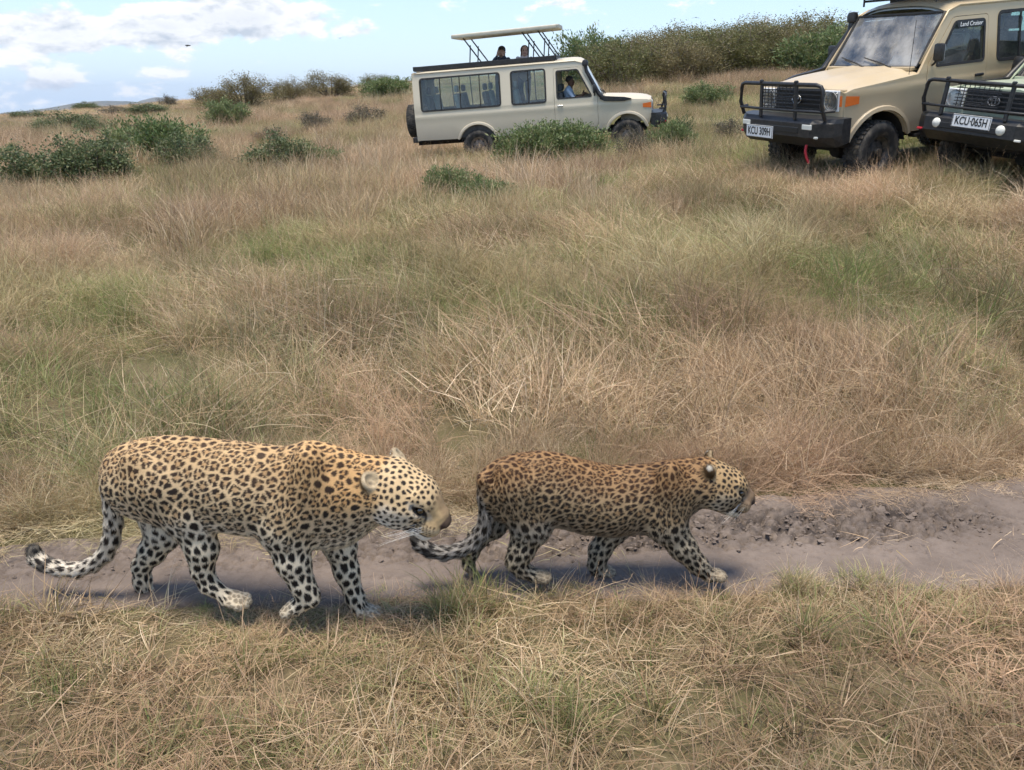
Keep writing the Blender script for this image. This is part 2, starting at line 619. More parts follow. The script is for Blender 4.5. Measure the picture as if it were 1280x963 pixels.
def m_glass(name, tint, refl=1.0, dust=0.0):
    t = NT(name)
    tr = t.n('ShaderNodeBsdfTransparent'); tr.inputs[0].default_value = (*tint, 1)
    gl = t.n('ShaderNodeBsdfGlossy'); gl.inputs['Roughness'].default_value = .03
    fr = t.n('ShaderNodeFresnel'); fr.inputs[0].default_value = 1.5
    mx = t.n('ShaderNodeMixShader')
    t.l(t.math('MULTIPLY_ADD', fr.outputs[0], refl, .03, clamp=True), mx.inputs[0]); t.l(tr.outputs[0], mx.inputs[1]); t.l(gl.outputs[0], mx.inputs[2])
    last = mx.outputs[0]
    if dust > 0:       # a film of road dust, thicker in streaks
        df = t.n('ShaderNodeBsdfDiffuse'); df.inputs[0].default_value = (.60, .57, .52, 1)
        m2 = t.n('ShaderNodeMixShader')
        t.l(t.math('MULTIPLY', t.step(t.noise(3.0, 4, .6, t.objco()), .2, .8), dust), m2.inputs[0]); t.l(last, m2.inputs[1]); t.l(df.outputs[0], m2.inputs[2]); last = m2.outputs[0]
    t.l(last, t.out.inputs[0])
    return t.mat


def m_tyre():
    t = NT('tyre_rubber'); P = t.objco()
    n = t.noise(9, 4, .6, P)
    t.bsdf(Base_Color=t.mix(t.step(n, .4, .7), (.028, .026, .024), (.11, .095, .075)), Roughness=.85)
    return t.mat


def m_noisy(name, a, b, scale=12, rough=.8, metal=0.0):
    t = NT(name); P = t.objco()
    t.bsdf(Base_Color=t.mix(t.step(t.noise(scale, 4, .6, P), .35, .65), a, b), Roughness=rough, Metallic=metal)
    return t.mat


VM = dict(
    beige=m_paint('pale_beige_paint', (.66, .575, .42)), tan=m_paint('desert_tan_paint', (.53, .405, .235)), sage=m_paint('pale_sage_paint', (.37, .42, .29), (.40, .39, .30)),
    black=m_noisy('black_powder_coat', (.012, .012, .013), (.03, .028, .026), 20, .45), rubber=m_noisy('black_rubber', (.014, .014, .014), (.03, .028, .026), 30, .7),
    tyre=m_tyre(), rim=m_noisy('dusty_steel_rim', (.17, .13, .10), (.28, .22, .17), 14, .6), darkrim=m_noisy('dark_rim', (.03, .028, .026), (.09, .075, .06), 14, .5),
    dark=m_noisy('underbody', (.012, .011, .010), (.04, .033, .026), 6, .9), seat=m_noisy('grey_seat_cloth', (.09, .09, .085), (.15, .145, .13), 25, .9),
    seat_pale=m_noisy('pale_seat_cover', (.42, .43, .41), (.55, .55, .52), 25, .9), trim=m_noisy('interior_trim', (.05, .048, .045), (.09, .085, .08), 8, .8),
    glass=m_glass('window_glass', (.74, .86, .82), 1.2, .10), screen=m_glass('windscreen_glass', (.74, .80, .78), 2.2, .62), lens=m_glass('lamp_lens', (.92, .93, .93), .8),
    chrome=m_plain('bright_metal', (.75, .75, .74), .25, 1.0), lamp=m_plain('lamp_reflector', (.74, .74, .72), .3, .0), white=m_plain('white_plate', (.80, .80, .78), .4), ink=m_plain('black_ink', (.012, .012, .012), .5),
    orange=m_plain('orange_lens', (.75, .17, .03), .22), red=m_plain('red_strap', (.45, .02, .03), .6), fog=m_plain('fog_lamp_glass', (.75, .74, .66), .15),
    roofpad=m_noisy('roof_lid_canvas', (.50, .46, .36), (.58, .53, .42), 8, .7), grey=m_plain('grey_plastic', (.16, .165, .17), .5), headlining=m_plain('pale_headlining', (.55, .54, .48), .9),
    wood=m_noisy('brown_luggage', (.20, .12, .06), (.32, .20, .10), 10, .8))


# ------------------------------------------------------------------ the safari truck
def side_y(x, z):
    """half width of the body at height z, narrower to the nose and the roof"""
    y = .865
    if z > 1.34: y -= (z - 1.34) * .135
    if z < .80: y -= (.80 - z) * .12
    y += .012 * math.exp(-((z - 1.20) / .05) ** 2) - .006 * math.exp(-((z - 1.30) / .03) ** 2)
    if x > -.2: y -= .05 * ((x + .2) / .85) ** 2
    return y


def arc(cx, r, z0, n=10, zc=.44, rz=None):
    """arch outline from front to back above z0"""
    a0 = math.asin(max(-1, min(1, (z0 - zc) / r)))
    return [(cx + r * math.cos(a), zc + r * math.sin(a)) for a in np.linspace(a0, math.pi - a0, n)]


def make_wheel(parent, c, side, dark=False, turn=0.0):
    w = empty('wheel'); w.parent = parent; w.location = c; w.rotation_euler = (0, 0, turn + (0 if side > 0 else math.pi))
    R, W = .405, .135
    bm = bmesh.new()
    prof = [(.225, -W * .82), (.25, -W), (.33, -W * 1.06), (.375, -W * .98), (R - .008, -W * .8), (R, -W * .5), (R, W * .5), (R - .008, W * .8), (.375, W * .98), (.33, W * 1.06), (.25, W), (.225, W * .82)]
    add_lathe(bm, prof, 40)
    for k in range(40):        # tread lugs
        a = 2 * math.pi * k / 40
        for o in (-.082, 0.0, .082):
            aa = a + (math.pi / 40 if o == 0 else 0)
            M = Matrix.Rotation(-aa, 3, 'Y')
            add_box(bm, M @ Vector((R + .002, o, 0)), (.020, .066, .038), 0, M)
    link('tyre', bm_mesh('tyre', bm, True, 40), VM['tyre'], w)
    bm = bmesh.new()
    add_lathe(bm, [(.228, W * .80), (.218, W * .84), (.205, W * .60), (.165, W * .40), (.12, W * .52), (.085, W * .62), (.06, W * .62), (.055, W * .95), (.0, W * .98)], 28)
    for k in range(6):
        a = 2 * math.pi * (k + .5) / 6; add_lathe(bm, [(.012, 0), (.012, .02), (.0, .022)], 6, 'Y', (math.cos(a) * .075, W * .62, math.sin(a) * .075))
    rim = link('rim', bm_mesh('rim', bm, True, 40), VM['darkrim'] if dark else VM['rim'], w)
    bm = bmesh.new()
    for k in range(8):
        if k: bm = bmesh.new()
        a = 2 * math.pi * k / 8; add_lathe(bm, [(.026, .0), (.026, .004), (.0, .0042)], 8, 'Y', (math.cos(a) * .147, W * .435, math.sin(a) * .147))
        link('vent_hole', bm_mesh('vent_hole', bm), VM['ink'], w)
    return w


def make_seat(parent, x, y, z, mat, back=-1, h=.62, w=.46):
    bm = bmesh.new()
    add_box(bm, (x, y, z), (.48, w, .14), .04)
    add_box(bm, (x + back * .22, y, z + h * .5 + .02), (.12, w, h), .045, Matrix.Rotation(back * math.radians(10), 3, 'Y'))
    add_box(bm, (x + back * .27, y, z + h + .13), (.09, .24, .17), .035)
    add_box(bm, (x, y, z - .19), (.36, w * .8, .26), .01)
    return link('seat', bm_mesh('seat', bm, True, 40), mat, parent)


def make_truck(name, label, o):
    """o: options - wheelbase, paint, plate text, roof, windows ..."""
    root = empty(name)
    tag(root, label, 'safari truck', 'safari trucks')
    paint = VM[o['paint']]; wb = o['wb']; xr = -wb - o['tail']; rz = o.get('roof_z', 2.28)
    drop = -.62                                                   # windscreen foot
    A0, A1 = (drop, 1.42), (-1.06, rz - .07)                      # windscreen pillar, foot and head
    yf = side_y
    sill = .62
    # ---- side panels
    outer = [(.60, .84), (.62, 1.22), (.50, 1.255), (-.56, 1.345), A0, (A0[0] - .02, A0[1] + .03), A1, (-1.2, rz), (xr + .05, rz), (xr, rz - .06), (xr, sill + .02)]
    outer += [(-wb - .56, sill)] + [(-wb + dx, z) for dx, z in [(p[0], p[1]) for p in arc(0, .50, sill, 11)][::-1]] + [(-wb + .56, sill)]
    outer += [(-.60, sill)] + [(p[0], p[1]) for p in arc(0, .50, sill, 11)][::-1] + [(.55, .70)]
    door = [(-.72, 1.44), (-.72, .70), (-1.72, .70), (-1.80, .78), (-1.80, rz - .14), (-1.16, rz - .14)]
    doorr = rounded(door, .05, 3)
    win_door = rounded([(-.86, 1.42), (-1.73, 1.42), (-1.73, rz - .20), (-1.20, rz - .20)], .045, 4)
    wz = o.get('win_z', 1.40); wins = [rounded([(a, wz), (b, wz), (b, rz - .13), (a, rz - .13)], .07, 4) for a, b in o['windows']]
    zc = (.80, 1.02, 1.15, 1.20, 1.25, 1.30, 1.34, 1.6, 1.9, 2.1)
    gap = inset(doorr, -.007)
    for s in (-1, 1):
        body = panel('side_panel', outer, [gap] + wins, yf, s, .035, paint, root, zc)
        dr = panel('door', doorr, [win_door], lambda x, z: yf(x, z) + .002, s, .045, paint, root, zc)
        fr = panel('window_frame', inset(win_door, -.018), [inset(win_door, .016)], lambda x, z: yf(x, z) + .010, s, .014, VM['rubber'], dr)
        if not (o.get('open_door_window') and s == o['open_door_window']):
            panel('window', win_door, [], lambda x, z: yf(x, z) - .018, s, 0, VM['glass'], dr)
        bm = bmesh.new(); add_box(bm, (-1.66, s * (yf(-1.66, 1.24) + .016), 1.245), (.15, .028, .034), .01); link('handle', bm_mesh('handle', bm, True), VM['chrome' if o.get('chrome_handle') else 'black'], dr)
        for i, w_ in enumerate(wins):
            a, b = o['windows'][i]
            g = panel('window', w_, [], lambda x, z: yf(x, z) - .012, s, 0, VM['glass'], root, (1.6, 1.9))
            panel('window_frame', inset(w_, -.022), [inset(w_, .020)], lambda x, z: yf(x, z) + .009, s, .012, VM['rubber'], g, (1.6, 1.9))
            for k in range(1, o['panes'][i]):
                xx = a + (b - a) * k / o['panes'][i]; bm = bmesh.new()
                add_tube(bm, [(xx, s * (yf(xx, z) - .004), z) for z in (wz + .005, 1.7, rz - .135)], .013, 6); link('window_bar', bm_mesh('window_bar', bm), VM['rubber'], g)
        # arch flares, sill step, gutter
        for cx in (0, -wb):
            pts = arc(cx, .515, sill - .02, 15); bm = bmesh.new()
            add_loft(bm, [[(x, s * (yf(x, z) - .02), z), (x, s * (yf(x, z) + .035), z), (cx + (x - cx) * 1.10, s * (yf(x, z) + .028), .44 + (z - .44) * 1.09), (cx + (x - cx) * 1.13, s * (yf(x, z) - .01), .44 + (z - .44) * 1.12)] for x, z in pts])
            link('wheel_arch', bm_mesh('wheel_arch', bm, True, 50), paint, root)
            bm = bmesh.new()
            add_loft(bm, [[(cx + (x - cx) * .99, s * .82, .44 + (z - .44) * .99), (cx + (x - cx) * .99, s * .42, .44 + (z - .44) * .99)] for x, z in arc(cx, .505, sill - .1, 13)], close=False)
            link('wheel_well', bm_mesh('wheel_well', bm), VM['dark'], root)
        bm = bmesh.new(); add_tube(bm, [(A0[0] - .03, s * (yf(0, 1.45) - .055), A0[1] + .04), (A1[0] - .01, s * (yf(0, A1[1]) + .002), A1[1] + .015), (-1.25, s * (yf(0, rz) + .012), rz + .005), (xr + .06, s * (yf(0, rz) + .012), rz + .005)], .016, 6)
        link('gutter', bm_mesh('gutter', bm, True), paint, root)
        bm = bmesh.new(); add_box(bm, ((-.62 - wb + .56) / 2, s * .80, sill - .06), (wb - 1.2, .12, .05), .015); link('side_step', bm_mesh('side_step', bm), VM['black'], root)
        # mirror
        mm = bmesh.new(); yb = yf(-.8, 1.5)
        add_tube(mm, [(-.80, s * yb, 1.43), (-.78, s * (yb + .05), 1.45), (-.79, s * (yb + .08), 1.50)], .014, 6)
        add_box(mm, (-.79, s * (yb + .10), 1.59), (.06, .15, .22), .03); mi = link('mirror', bm_mesh('mirror', mm, True, 40), VM['black'], root)
        mm = bmesh.new(); add_box(mm, (-.822, s * (yb + .10), 1.59), (.006, .12, .18), .002); link('mirror_glass', bm_mesh('mirror_glass', mm), VM['chrome'], mi)
    # ---- roof
    yr = side_y(-1.5, rz)
    bm = bmesh.new()
    ny = 13; secs = []
    for x, dz in ((A1[0] + .02, -.075), (-1.14, -.02), (-1.30, .0), (-1.7, .0), (xr + .30, .0), (xr + .07, -.015), (xr - .01, -.07)):
        sec = []
        for k in range(ny):
            t = -1 + 2 * k / (ny - 1); sec.append((x + .05 * t * t * (1 if x < -2 else -.6), yr * t, rz + dz + .105 * (1 - abs(t) ** 3.2)))
        secs.append(sec)
    for r in range(len(secs) - 1):
        pass
    add_loft(bm, secs, close=False)
    link('roof', bm_mesh('roof', bm, True, 60), paint, root)
    bm = bmesh.new(); add_loft(bm, [[(x, y * .97, z - .035) for x, y, z in s] for s in secs], close=False); link('headlining', bm_mesh('headlining', bm, True), VM['headlining'], root)
    # rear wall with a window, floor, spare wheel
    bm = bmesh.new()
    def rear(y0, y1, z0, z1): add_box(bm, (xr + .015, (y0 + y1) / 2, (z0 + z1) / 2), (.03, y1 - y0, z1 - z0))
    rear(-.84, .84, sill, 1.42); rear(-.76, -.62, 1.42, rz + .02); rear(.62, .76, 1.42, rz + .02); rear(-.62, .62, rz - .12, rz + .04); rear(-.05, .05, 1.42, rz - .12)
    link('rear_door', bm_mesh('rear_door', bm), paint, root)
    bm = bmesh.new(); add_box(bm, (xr + .012, 0, (1.42 + rz - .12) / 2), (.008, 1.24, rz - .12 - 1.42)); link('rear_window', bm_mesh('rear_window', bm), VM['glass'], root)
    bm = bmesh.new(); add_box(bm, ((xr - .5) / 2, 0, sill + .0), (-(xr - .5) - 1.3, 1.56, .05)); add_box(bm, ((xr + .4) / 2, 0, .56), (-(xr) + .6, .80, .14)); link('chassis', bm_mesh('chassis', bm), VM['dark'], root)
    for cx in (0, -wb):
        bm = bmesh.new(); add_tube(bm, [(cx, -.72, .405), (cx, .72, .405)], .05, 8); add_lathe(bm, [(0, -.14), (.10, -.12), (.14, 0), (.10, .12), (0, .14)], 10, 'X', (cx, .2, .405)); link('axle', bm_mesh('axle', bm), VM['dark'], root)
    bm = bmesh.new(); add_box(bm, (xr - .06, 0, .66), (.14, 1.7, .14), .02); link('rear_bumper', bm_mesh('rear_bumper', bm), VM['black'], root)
    sp = make_wheel(root, (xr - .17, o.get('spare_y', -.28), 1.12), 1, o.get('dark_rim')); sp.rotation_euler = (0, 0, math.pi / 2)
    # ---- bonnet, fenders, nose
    def hood_z(x): t = (x + .60) / 1.24; return 1.435 - .085 * t - .05 * max(0, t - .55) ** 2 / .2
    bm = bmesh.new(); nx = 12; secs = []
    for i in range(nx + 1):
        x = -.585 + 1.205 * i / nx; sec = []
        hw = .70 - .05 * max(0, (x + .1) / .72) ** 2
        for k in range(15):
            t = -1 + 2 * k / 14
            z = hood_z(x) - .035 * t * t - .028 * (abs(t) > .92) - (.012 if abs(t) < .42 else 0) * 0 + .018 * math.exp(-((abs(t) - .40) / .12) ** 2)
            if i == nx: z -= .025
            sec.append((x + (.015 if i == nx else 0) - .05 * t * t * (i / nx), hw * t, z))
        secs.append(sec)
    add_loft(bm, secs, close=False)
    ext = bmesh.ops.extrude_face_region(bm, geom=bm.faces[:])
    for v in [g for g in ext['geom'] if isinstance(g, bmesh.types.BMVert)]: v.co.z -= .03
    link('bonnet', bm_mesh('bonnet', bm, True, 50), paint, root)
    for s in (-1, 1):
        bm = bmesh.new(); secs = []
        for i in range(nx + 1):
            x = -.58 + 1.20 * i / nx; hw = .70 - .05 * max(0, (x + .1) / .72) ** 2 + .008
            zt = np.interp(x, [-.56, .50, .62], [1.345, 1.255, 1.22])
            yo = side_y(x, 1.3) - .004
            secs.append([(x, s * hw, hood_z(x) - .085), (x, s * hw, hood_z(x) - .055), (x, s * (hw + (yo - hw) * .6), zt + .012 + (hood_z(x) - .06 - zt) * .25), (x, s * yo, zt - .004), (x, s * (yo - .02), zt - .06)])
        add_loft(bm, secs, close=False); link('fender', bm_mesh('fender', bm, True, 60), paint, root)
    bm = bmesh.new()        # cowl between bonnet and glass
    add_box(bm, (-.60, 0, 1.405), (.12, 1.50, .05), .012); link('cowl', bm_mesh('cowl', bm), paint, root)
    bm = bmesh.new(); add_box(bm, (.585, 0, 1.06), (.06, 1.60, .40), .015); add_box(bm, (.20, 0, .98), (.7, 1.1, .5)); link('nose_panel', bm_mesh('nose_panel', bm), paint, root)
    # grille
    bm = bmesh.new(); add_box(bm, (.622, 0, 1.115), (.03, .90, .29), .01); gr = link('grille', bm_mesh('grille', bm), VM['ink'], root)
    for k in range(5):
        bm = bmesh.new(); add_box(bm, (.645, 0, 1.00 + .058 * k), (.02, .88, .022), .004); link('grille_slat', bm_mesh('grille_slat', bm), VM['grey' if o.get('grey_grille') else 'black'], gr)
    bm = bmesh.new()
    def ring(cy, cz, ry, rz_, n=24):
        pts = [(.668, cy + ry * math.cos(2 * math.pi * k / n), cz + rz_ * math.sin(2 * math.pi * k / n)) for k in range(n + 1)]; add_tube(bm, pts, .007, 5, False)
    ring(0, 1.12, .082, .056); ring(0, 1.12, .026, .052); ring(0, 1.144, .05, .018); link('emblem', bm_mesh('emblem', bm), VM['chrome' if not o.get('dark_emblem') else 'grey'], gr)
    for s in (-1, 1):
        bm = bmesh.new(); add_box(bm, (.615, s * .605, 1.115), (.035, .27, .26), .012); hl = link('headlight', bm_mesh('headlight', bm), VM['lamp'], root)
        bm = bmesh.new(); rg = add_lathe(bm, [(.115, .0), (.105, -.012), (.06, -.030), (.0, -.036)], 24, 'X', (.648, s * .605, 1.115)); link('reflector', bm_mesh('reflector', bm, True), VM['lamp'], hl)
        bm = bmesh.new(); secs = []
        sq = rounded([(-.122, -.115), (.122, -.115), (.122, .115), (-.122, .115)], .04, 4)
        add_loft(bm, [[(.640, s * .605 + y, 1.115 + z) for y, z in sq], [(.655, s * .605 + y * .93, 1.115 + z * .93) for y, z in sq], [(.662, s * .605 + y * .5, 1.115 + z * .5) for y, z in sq]]); link('lens', bm_mesh('lens', bm, True, 30), VM['lens'], hl)
        bm = bmesh.new()
        add_loft(bm, [[(.625, s * .745, z0), (.600, s * (side_y(.6, 1.1) + .012), z0), (.40, s * (side_y(.4, 1.1) + .010), z0 + d), (.40, s * .78, z0 + d), (.59, s * .745, z0)] for z0, d in ((1.05, .02), (1.18, -.02))]); link('indicator', bm_mesh('indicator', bm), VM['orange'], root)
        # front lamp on the fender edge is body-coloured: nothing more
    # ---- windscreen
    def ws(y, t): 
        yb = (side_y(0, 1.45) - .085) * (1 - t) + (side_y(0, A1[1]) - .035) * t
        return Vector((A0[0] - .01 + (A1[0] - A0[0] + .02) * t + .05 * (1 - y * y), y * yb, A0[1] + .0 + (A1[1] - A0[1] + .0) * t))
    bm = bmesh.new(); add_loft(bm, [[ws(-1 + 2 * k / 10, t) for k in range(11)] for t in (.0, .25, .5, .75, 1.0)], close=False); wsg = link('windscreen', bm_mesh('windscreen', bm, True), VM['screen'], root)
    bm = bmesh.new(); loop = [ws(-1 + 2 * k / 10, .0) for k in range(11)] + [ws(1, t) for t in (.25, .5, .75)] + [ws(1 - 2 * k / 10, 1.0) for k in range(11)] + [ws(-1, t) for t in (.75, .5, .25)]
    add_tube(bm, loop + loop[:1], .022, 6, False); link('windscreen_seal', bm_mesh('windscreen_seal', bm, True), VM['rubber'], wsg)
    for (y0, y1) in ((.55, -.02), (-.05, -.62)) if o.get('wipe', 1) > 0 else ():
        bm = bmesh.new(); p0, p1 = ws(y0, .0) + Vector((.05, 0, .0)), ws(y1, .12) + Vector((.03, 0, .02))
        add_tube(bm, [p0, (p0 + p1) / 2 + Vector((.01, 0, .012)), p1], .009, 5); add_tube(bm, [ws(y1 + .33, .05) + Vector((.028, 0, .012)), ws(y1 - .18, .17) + Vector((.028, 0, .012))], .008, 5); link('wiper', bm_mesh('wiper', bm), VM['rubber'], wsg)
    if o.get('paper'):
        bm = bmesh.new(); c = ws(o['paper'], .11) + Vector((-.05, 0, .015)); add_box(bm, c, (.006, .40, .12), 0, Matrix.Rotation(math.radians(-28), 3, 'Y')); link('permit_sheet', bm_mesh('permit_sheet', bm), VM['white'], wsg)
    # ---- bumper, bull bar, plate
    bm = bmesh.new(); secs = []
    for y, k, dz in ((-.95, .30, .03), (-.90, .55, 0), (-.66, 1, 0), (.66, 1, 0), (.90, .55, 0), (.95, .30, .03)):
        secs.append([(.60, y, .60 + dz), (.60, y, .925), (.62 + .33 * k, y, .925), (.62 + .39 * k, y, .87), (.62 + .39 * k, y, .70 + dz), (.62 + .26 * k, y, .57 + dz)])
    add_loft(bm, secs); bp = link('front_bumper', bm_mesh('front_bumper', bm), VM['black'], root)
    bm = bmesh.new(); add_box(bm, (.97, 0, .78), (.10, .9, .08), .01); link('winch_slot', bm_mesh('winch_slot', bm), VM['ink'], bp)
    for s in (-1, 1):
        if o.get('round_fog'):
            bm = bmesh.new(); add_lathe(bm, [(.0, .025), (.04, .02), (.058, .008), (.064, 0), (.064, -.05)], 20, 'X', (1.015, s * .47, .80)); link('fog_lamp', bm_mesh('fog_lamp', bm, True, 40), VM['fog'], bp)
        else:
            bm = bmesh.new(); add_box(bm, (1.0, s * .60, .83), (.03, .17, .07), .012); link('fog_lamp', bm_mesh('fog_lamp', bm), VM['fog'], bp)
        bm = bmesh.new(); add_box(bm, (.96 if not o.get('round_fog') else 1.0, s * .72, .70), (.03, .08, .03), .008); link('marker_lamp', bm_mesh('marker_lamp', bm), VM['fog' if s > 0 else 'red'], bp)
    bb = empty('bull_bar'); bb.parent = root
    X = .98
    def bar(pts, r=.024, nm='bar'):
        bm = bmesh.new(); add_tube(bm, pts, r, 8); link(nm, bm_mesh(nm, bm, True, 50), VM['black'], bb)
    bar([(.90, -.80, .92), (X - .01, -.80, 1.10), (X - .02, -.80, 1.27), (X - .01, -.77, 1.325), (X, -.70, 1.345), (X, .70, 1.345), (X - .01, .77, 1.325), (X - .02, .80, 1.27), (X - .01, .80, 1.10), (.90, .80, .92)], .026)
    bar([(.80, -.86, 1.02), (X - .02, -.80, 1.02), (X + .01, -.4, 1.02), (X + .01, .4, 1.02), (X - .02, .80, 1.02), (.80, .86, 1.02)], .018)
    for s in (-1, 1):
        uy = o.get('upright', .34); bm = bmesh.new(); add_box(bm, (X, s * uy, 1.135), (.03, .055, .46), .01); add_box(bm, (X + .01, s * uy, 1.37), (.05, .05, .05), .015); link('upright', bm_mesh('upright', bm), VM['black'], bb)
    if o.get('mesh_plate', True):
        for k in range(7):
            bar([(X - .005, -.32, 1.06 + .042 * k), (X - .005, .32, 1.06 + .042 * k)], .006, 'rod')
        for k in range(9):
            bar([(X - .008, -.28 + .07 * k, 1.03), (X - .008, -.28 + .07 * k, 1.34)], .005, 'rod')
    if o.get('plate'):
        py, pz = o['plate_at']; bm = bmesh.new(); add_box(bm, (1.024, py, pz), (.012, .56, .165), .004); pl = link('number_plate', bm_mesh('number_plate', bm), VM['white'], bp)
        M = Matrix.Translation((1.032, py, pz)) @ Matrix(((0, 0, 1, 0), (1, 0, 0, 0), (0, 1, 0, 0), (0, 0, 0, 1)))
        t = text_mesh(o['plate'], .118, VM['ink'], pl, M @ Matrix.Diagonal((o.get('plate_squeeze', .88), 1.2, 1, 1)), .001, bold=.0022)
        bm = bmesh.new()
        for y0, z0, w, h in ((0, .077, .546, .006), (0, -.077, .546, .006), (-.270, 0, .006, .15), (.270, 0, .006, .15)): add_box(bm, (1.0312, py + y0, pz + z0), (.002, w, h))
        link('plate_border', bm_mesh('plate_border', bm), VM['ink'], pl)
    if o.get('strap'):
        bm = bmesh.new(); add_tube(bm, [(.95, .56, .60), (.97, .57, .52), (.96, .59, .44), (.94, .62, .37)], .018, 6); link('tow_strap', bm_mesh('tow_strap', bm), VM['red'], bp)
    # snorkel on the right-hand side
    s = -1; bm = bmesh.new()
    yb = side_y(-.3, 1.35) + .012
    add_loft(bm, [[(x, s * (yb + d), z - h), (x, s * (yb - .03), z - h), (x, s * (yb - .03), z + h), (x, s * (yb + d), z + h)] for x, z, h, d in ((.12, 1.295, .01, .01), (-.05, 1.30, .048, .04), (-.35, 1.325, .055, .05), (-.55, 1.345, .06, .055), (-.66, 1.40, .06, .055))])
    add_tube(bm, [(-.58, s * (yb + .02), 1.36), (-.68, s * (yb + .02), 1.47), (A1[0] + .09, s * (side_y(0, A1[1]) + .05), A1[1] - .18), (A1[0] + .07, s * (side_y(0, rz) + .055), A1[1] - .06)], [.055, .05, .045, .045], 10)
    add_lathe(bm, [(.045, 0), (.075, .02), (.08, .09), (.06, .14), (.0, .15)], 14, 'Z', (A1[0] + .065, s * (side_y(0, rz) + .055), A1[1] - .07)); link('snorkel', bm_mesh('snorkel', bm, True, 40), VM['black'], root)
    # ---- interior
    bm = bmesh.new(); add_box(bm, (-.86, 0, 1.27), (.36, 1.5, .26), .05); add_box(bm, (-.80, -.40, 1.42), (.2, .4, .07), .03); link('dashboard', bm_mesh('dashboard', bm, True, 40), VM['trim'], root)
    bm = bmesh.new(); pts = [(-1.14 + .06 * math.sin(2 * math.pi * k / 20), -.40 + .19 * math.cos(2 * math.pi * k / 20), 1.38 + .18 * math.sin(2 * math.pi * k / 20)) for k in range(21)]; add_tube(bm, pts, .014, 6, False)
    add_tube(bm, [(-1.13, -.40, 1.38), (-.92, -.40, 1.28)], .025, 6); add_tube(bm, [(-1.13, -.58, 1.38), (-1.13, -.22, 1.38)], .012, 5); link('steering_wheel', bm_mesh('steering_wheel', bm, True), VM['rubber'], root)
    for y in (-.40, .40): make_seat(root, -1.42, y, .98, VM['seat'], h=.56)
    for i, xs_ in enumerate(o['seat_rows']):
        for y in (-.46, .46): make_seat(root, xs_, y, 1.05, VM['seat' if (i + (y > 0)) % 2 else 'seat_pale'], h=.66)
    bm = bmesh.new()
    for s in (-1, 1): add_box(bm, ((-1.9 + xr) / 2, s * .80, 1.0), (-(xr) - 1.95, .03, .70))
    link('inner_lining', bm_mesh('inner_lining', bm), VM['trim'], root)
    # ---- wheels
    for s in (-1, 1):
        make_wheel(root, (0, s * .745, .405), s, o.get('dark_rim'), o.get('steer', 0)); make_wheel(root, (-wb, s * .745, .405), s, o.get('dark_rim'))
    # ---- roof hatch
    h = o.get('hatch')
    if h:
        x0, x1 = h['frame']; z0 = rz + .075
        bm = bmesh.new()
        for s in (-1, 1): add_box(bm, ((x0 + x1) / 2, s * .60, z0 + .04), (x1 - x0, .07, .12), .012)
        for x in (x0, x1): add_box(bm, (x, 0, z0 + .05), (.07, 1.2, .11), .012)
        hf = link('hatch_frame', bm_mesh('hatch_frame', bm), VM['black'], root)
        if h.get('lid'):
            a, b = h['lid']; zl = rz + h['lift']; bm = bmesh.new(); tl = h.get('tilt', 0)
            secs = []
            for x, e in ((a, .85), (a + .06, .98), (b - .06, .98), (b, .85)):
                z = zl + (x - a) * tl; sec = rounded([(-.70 * e, -.055 * e), (.70 * e, -.055 * e), (.70 * e, .05 * e), (-.70 * e, .05 * e)], .03, 3)
                secs.append([(x, y, z + zz + .02 * (1 - (y / .7) ** 2)) for y, zz in sec])
            add_loft(bm, secs); lid = link('roof_lid', bm_mesh('roof_lid', bm, True, 40), VM[h.get('mat', 'roofpad')], root)
            for s in (-1, 1):
                for x in h['struts']:
                    zb = zl + (x - a) * tl - .05
                    bm = bmesh.new(); add_tube(bm, [(x + .42, s * .58, z0 + .08), (x, s * .58, zb)], .018, 6); link('strut', bm_mesh('strut', bm), VM['black'], lid)
                    bm = bmesh.new(); add_tube(bm, [(x + .12, s * .58, z0 + .08), (x + .17, s * .58, (z0 + .08 + zb) / 2 + .12)], .016, 6); link('strut', bm_mesh('strut', bm), VM['black'], lid)
    if o.get('rack'):
        bm = bmesh.new()
        for s in (-1, 1): add_tube(bm, [(-1.0, s * .62, rz + .13), (-2.9, s * .62, rz + .13)], .018, 6); add_tube(bm, [(-1.0, s * .62, rz + .21), (-2.9, s * .62, rz + .21)], .014, 6)
        for x in np.arange(-2.9, -.98, .20): add_tube(bm, [(x, -.62, rz + .13), (x, .62, rz + .13)], .012, 6)
        for x in (-1.0, -1.6, -2.2, -2.8):
            for s in (-1, 1): add_tube(bm, [(x, s * .62, rz + .06), (x, s * .62, rz + .21)], .014, 6)
        add_tube(bm, [(-1.0, -.62, rz + .21), (-.96, 0, rz + .21), (-1.0, .62, rz + .21)], .014, 6)
        rk = link('roof_rack', bm_mesh('roof_rack', bm), VM['black'], root)
    if o.get('visor_text'):
        s = 1; bm = bmesh.new()
        vz = rz - .26
        pn = panel('window_visor', rounded([(-1.24, vz - .02), (-1.70, vz - .02), (-1.70, vz + .065), (-1.205, vz + .065)], .01, 2), [], lambda x, z: side_y(x, z) + .014, s, .004, VM['ink'], root)
        th = math.atan(.135)
        M = Matrix.Translation((-1.47, side_y(-1.47, vz + .02) + .0165, vz + .022)) @ Matrix.Rotation(math.pi, 4, 'Z') @ Matrix.Rotation(math.pi / 2 + 0, 4, 'X') @ Matrix.Rotation(-th, 4, 'X')
        text_mesh(o['visor_text'], .078, VM['white'], pn, M, .001, shear=.25)
    bm = bmesh.new(); y_ = side_y(-.5, 1.36) - .05
    add_tube(bm, [(-.45, y_, 1.34), (-.47, y_ + .0, 2.0)], .004, 5); link('aerial', bm_mesh('aerial', bm), VM['black'], root)
    return root


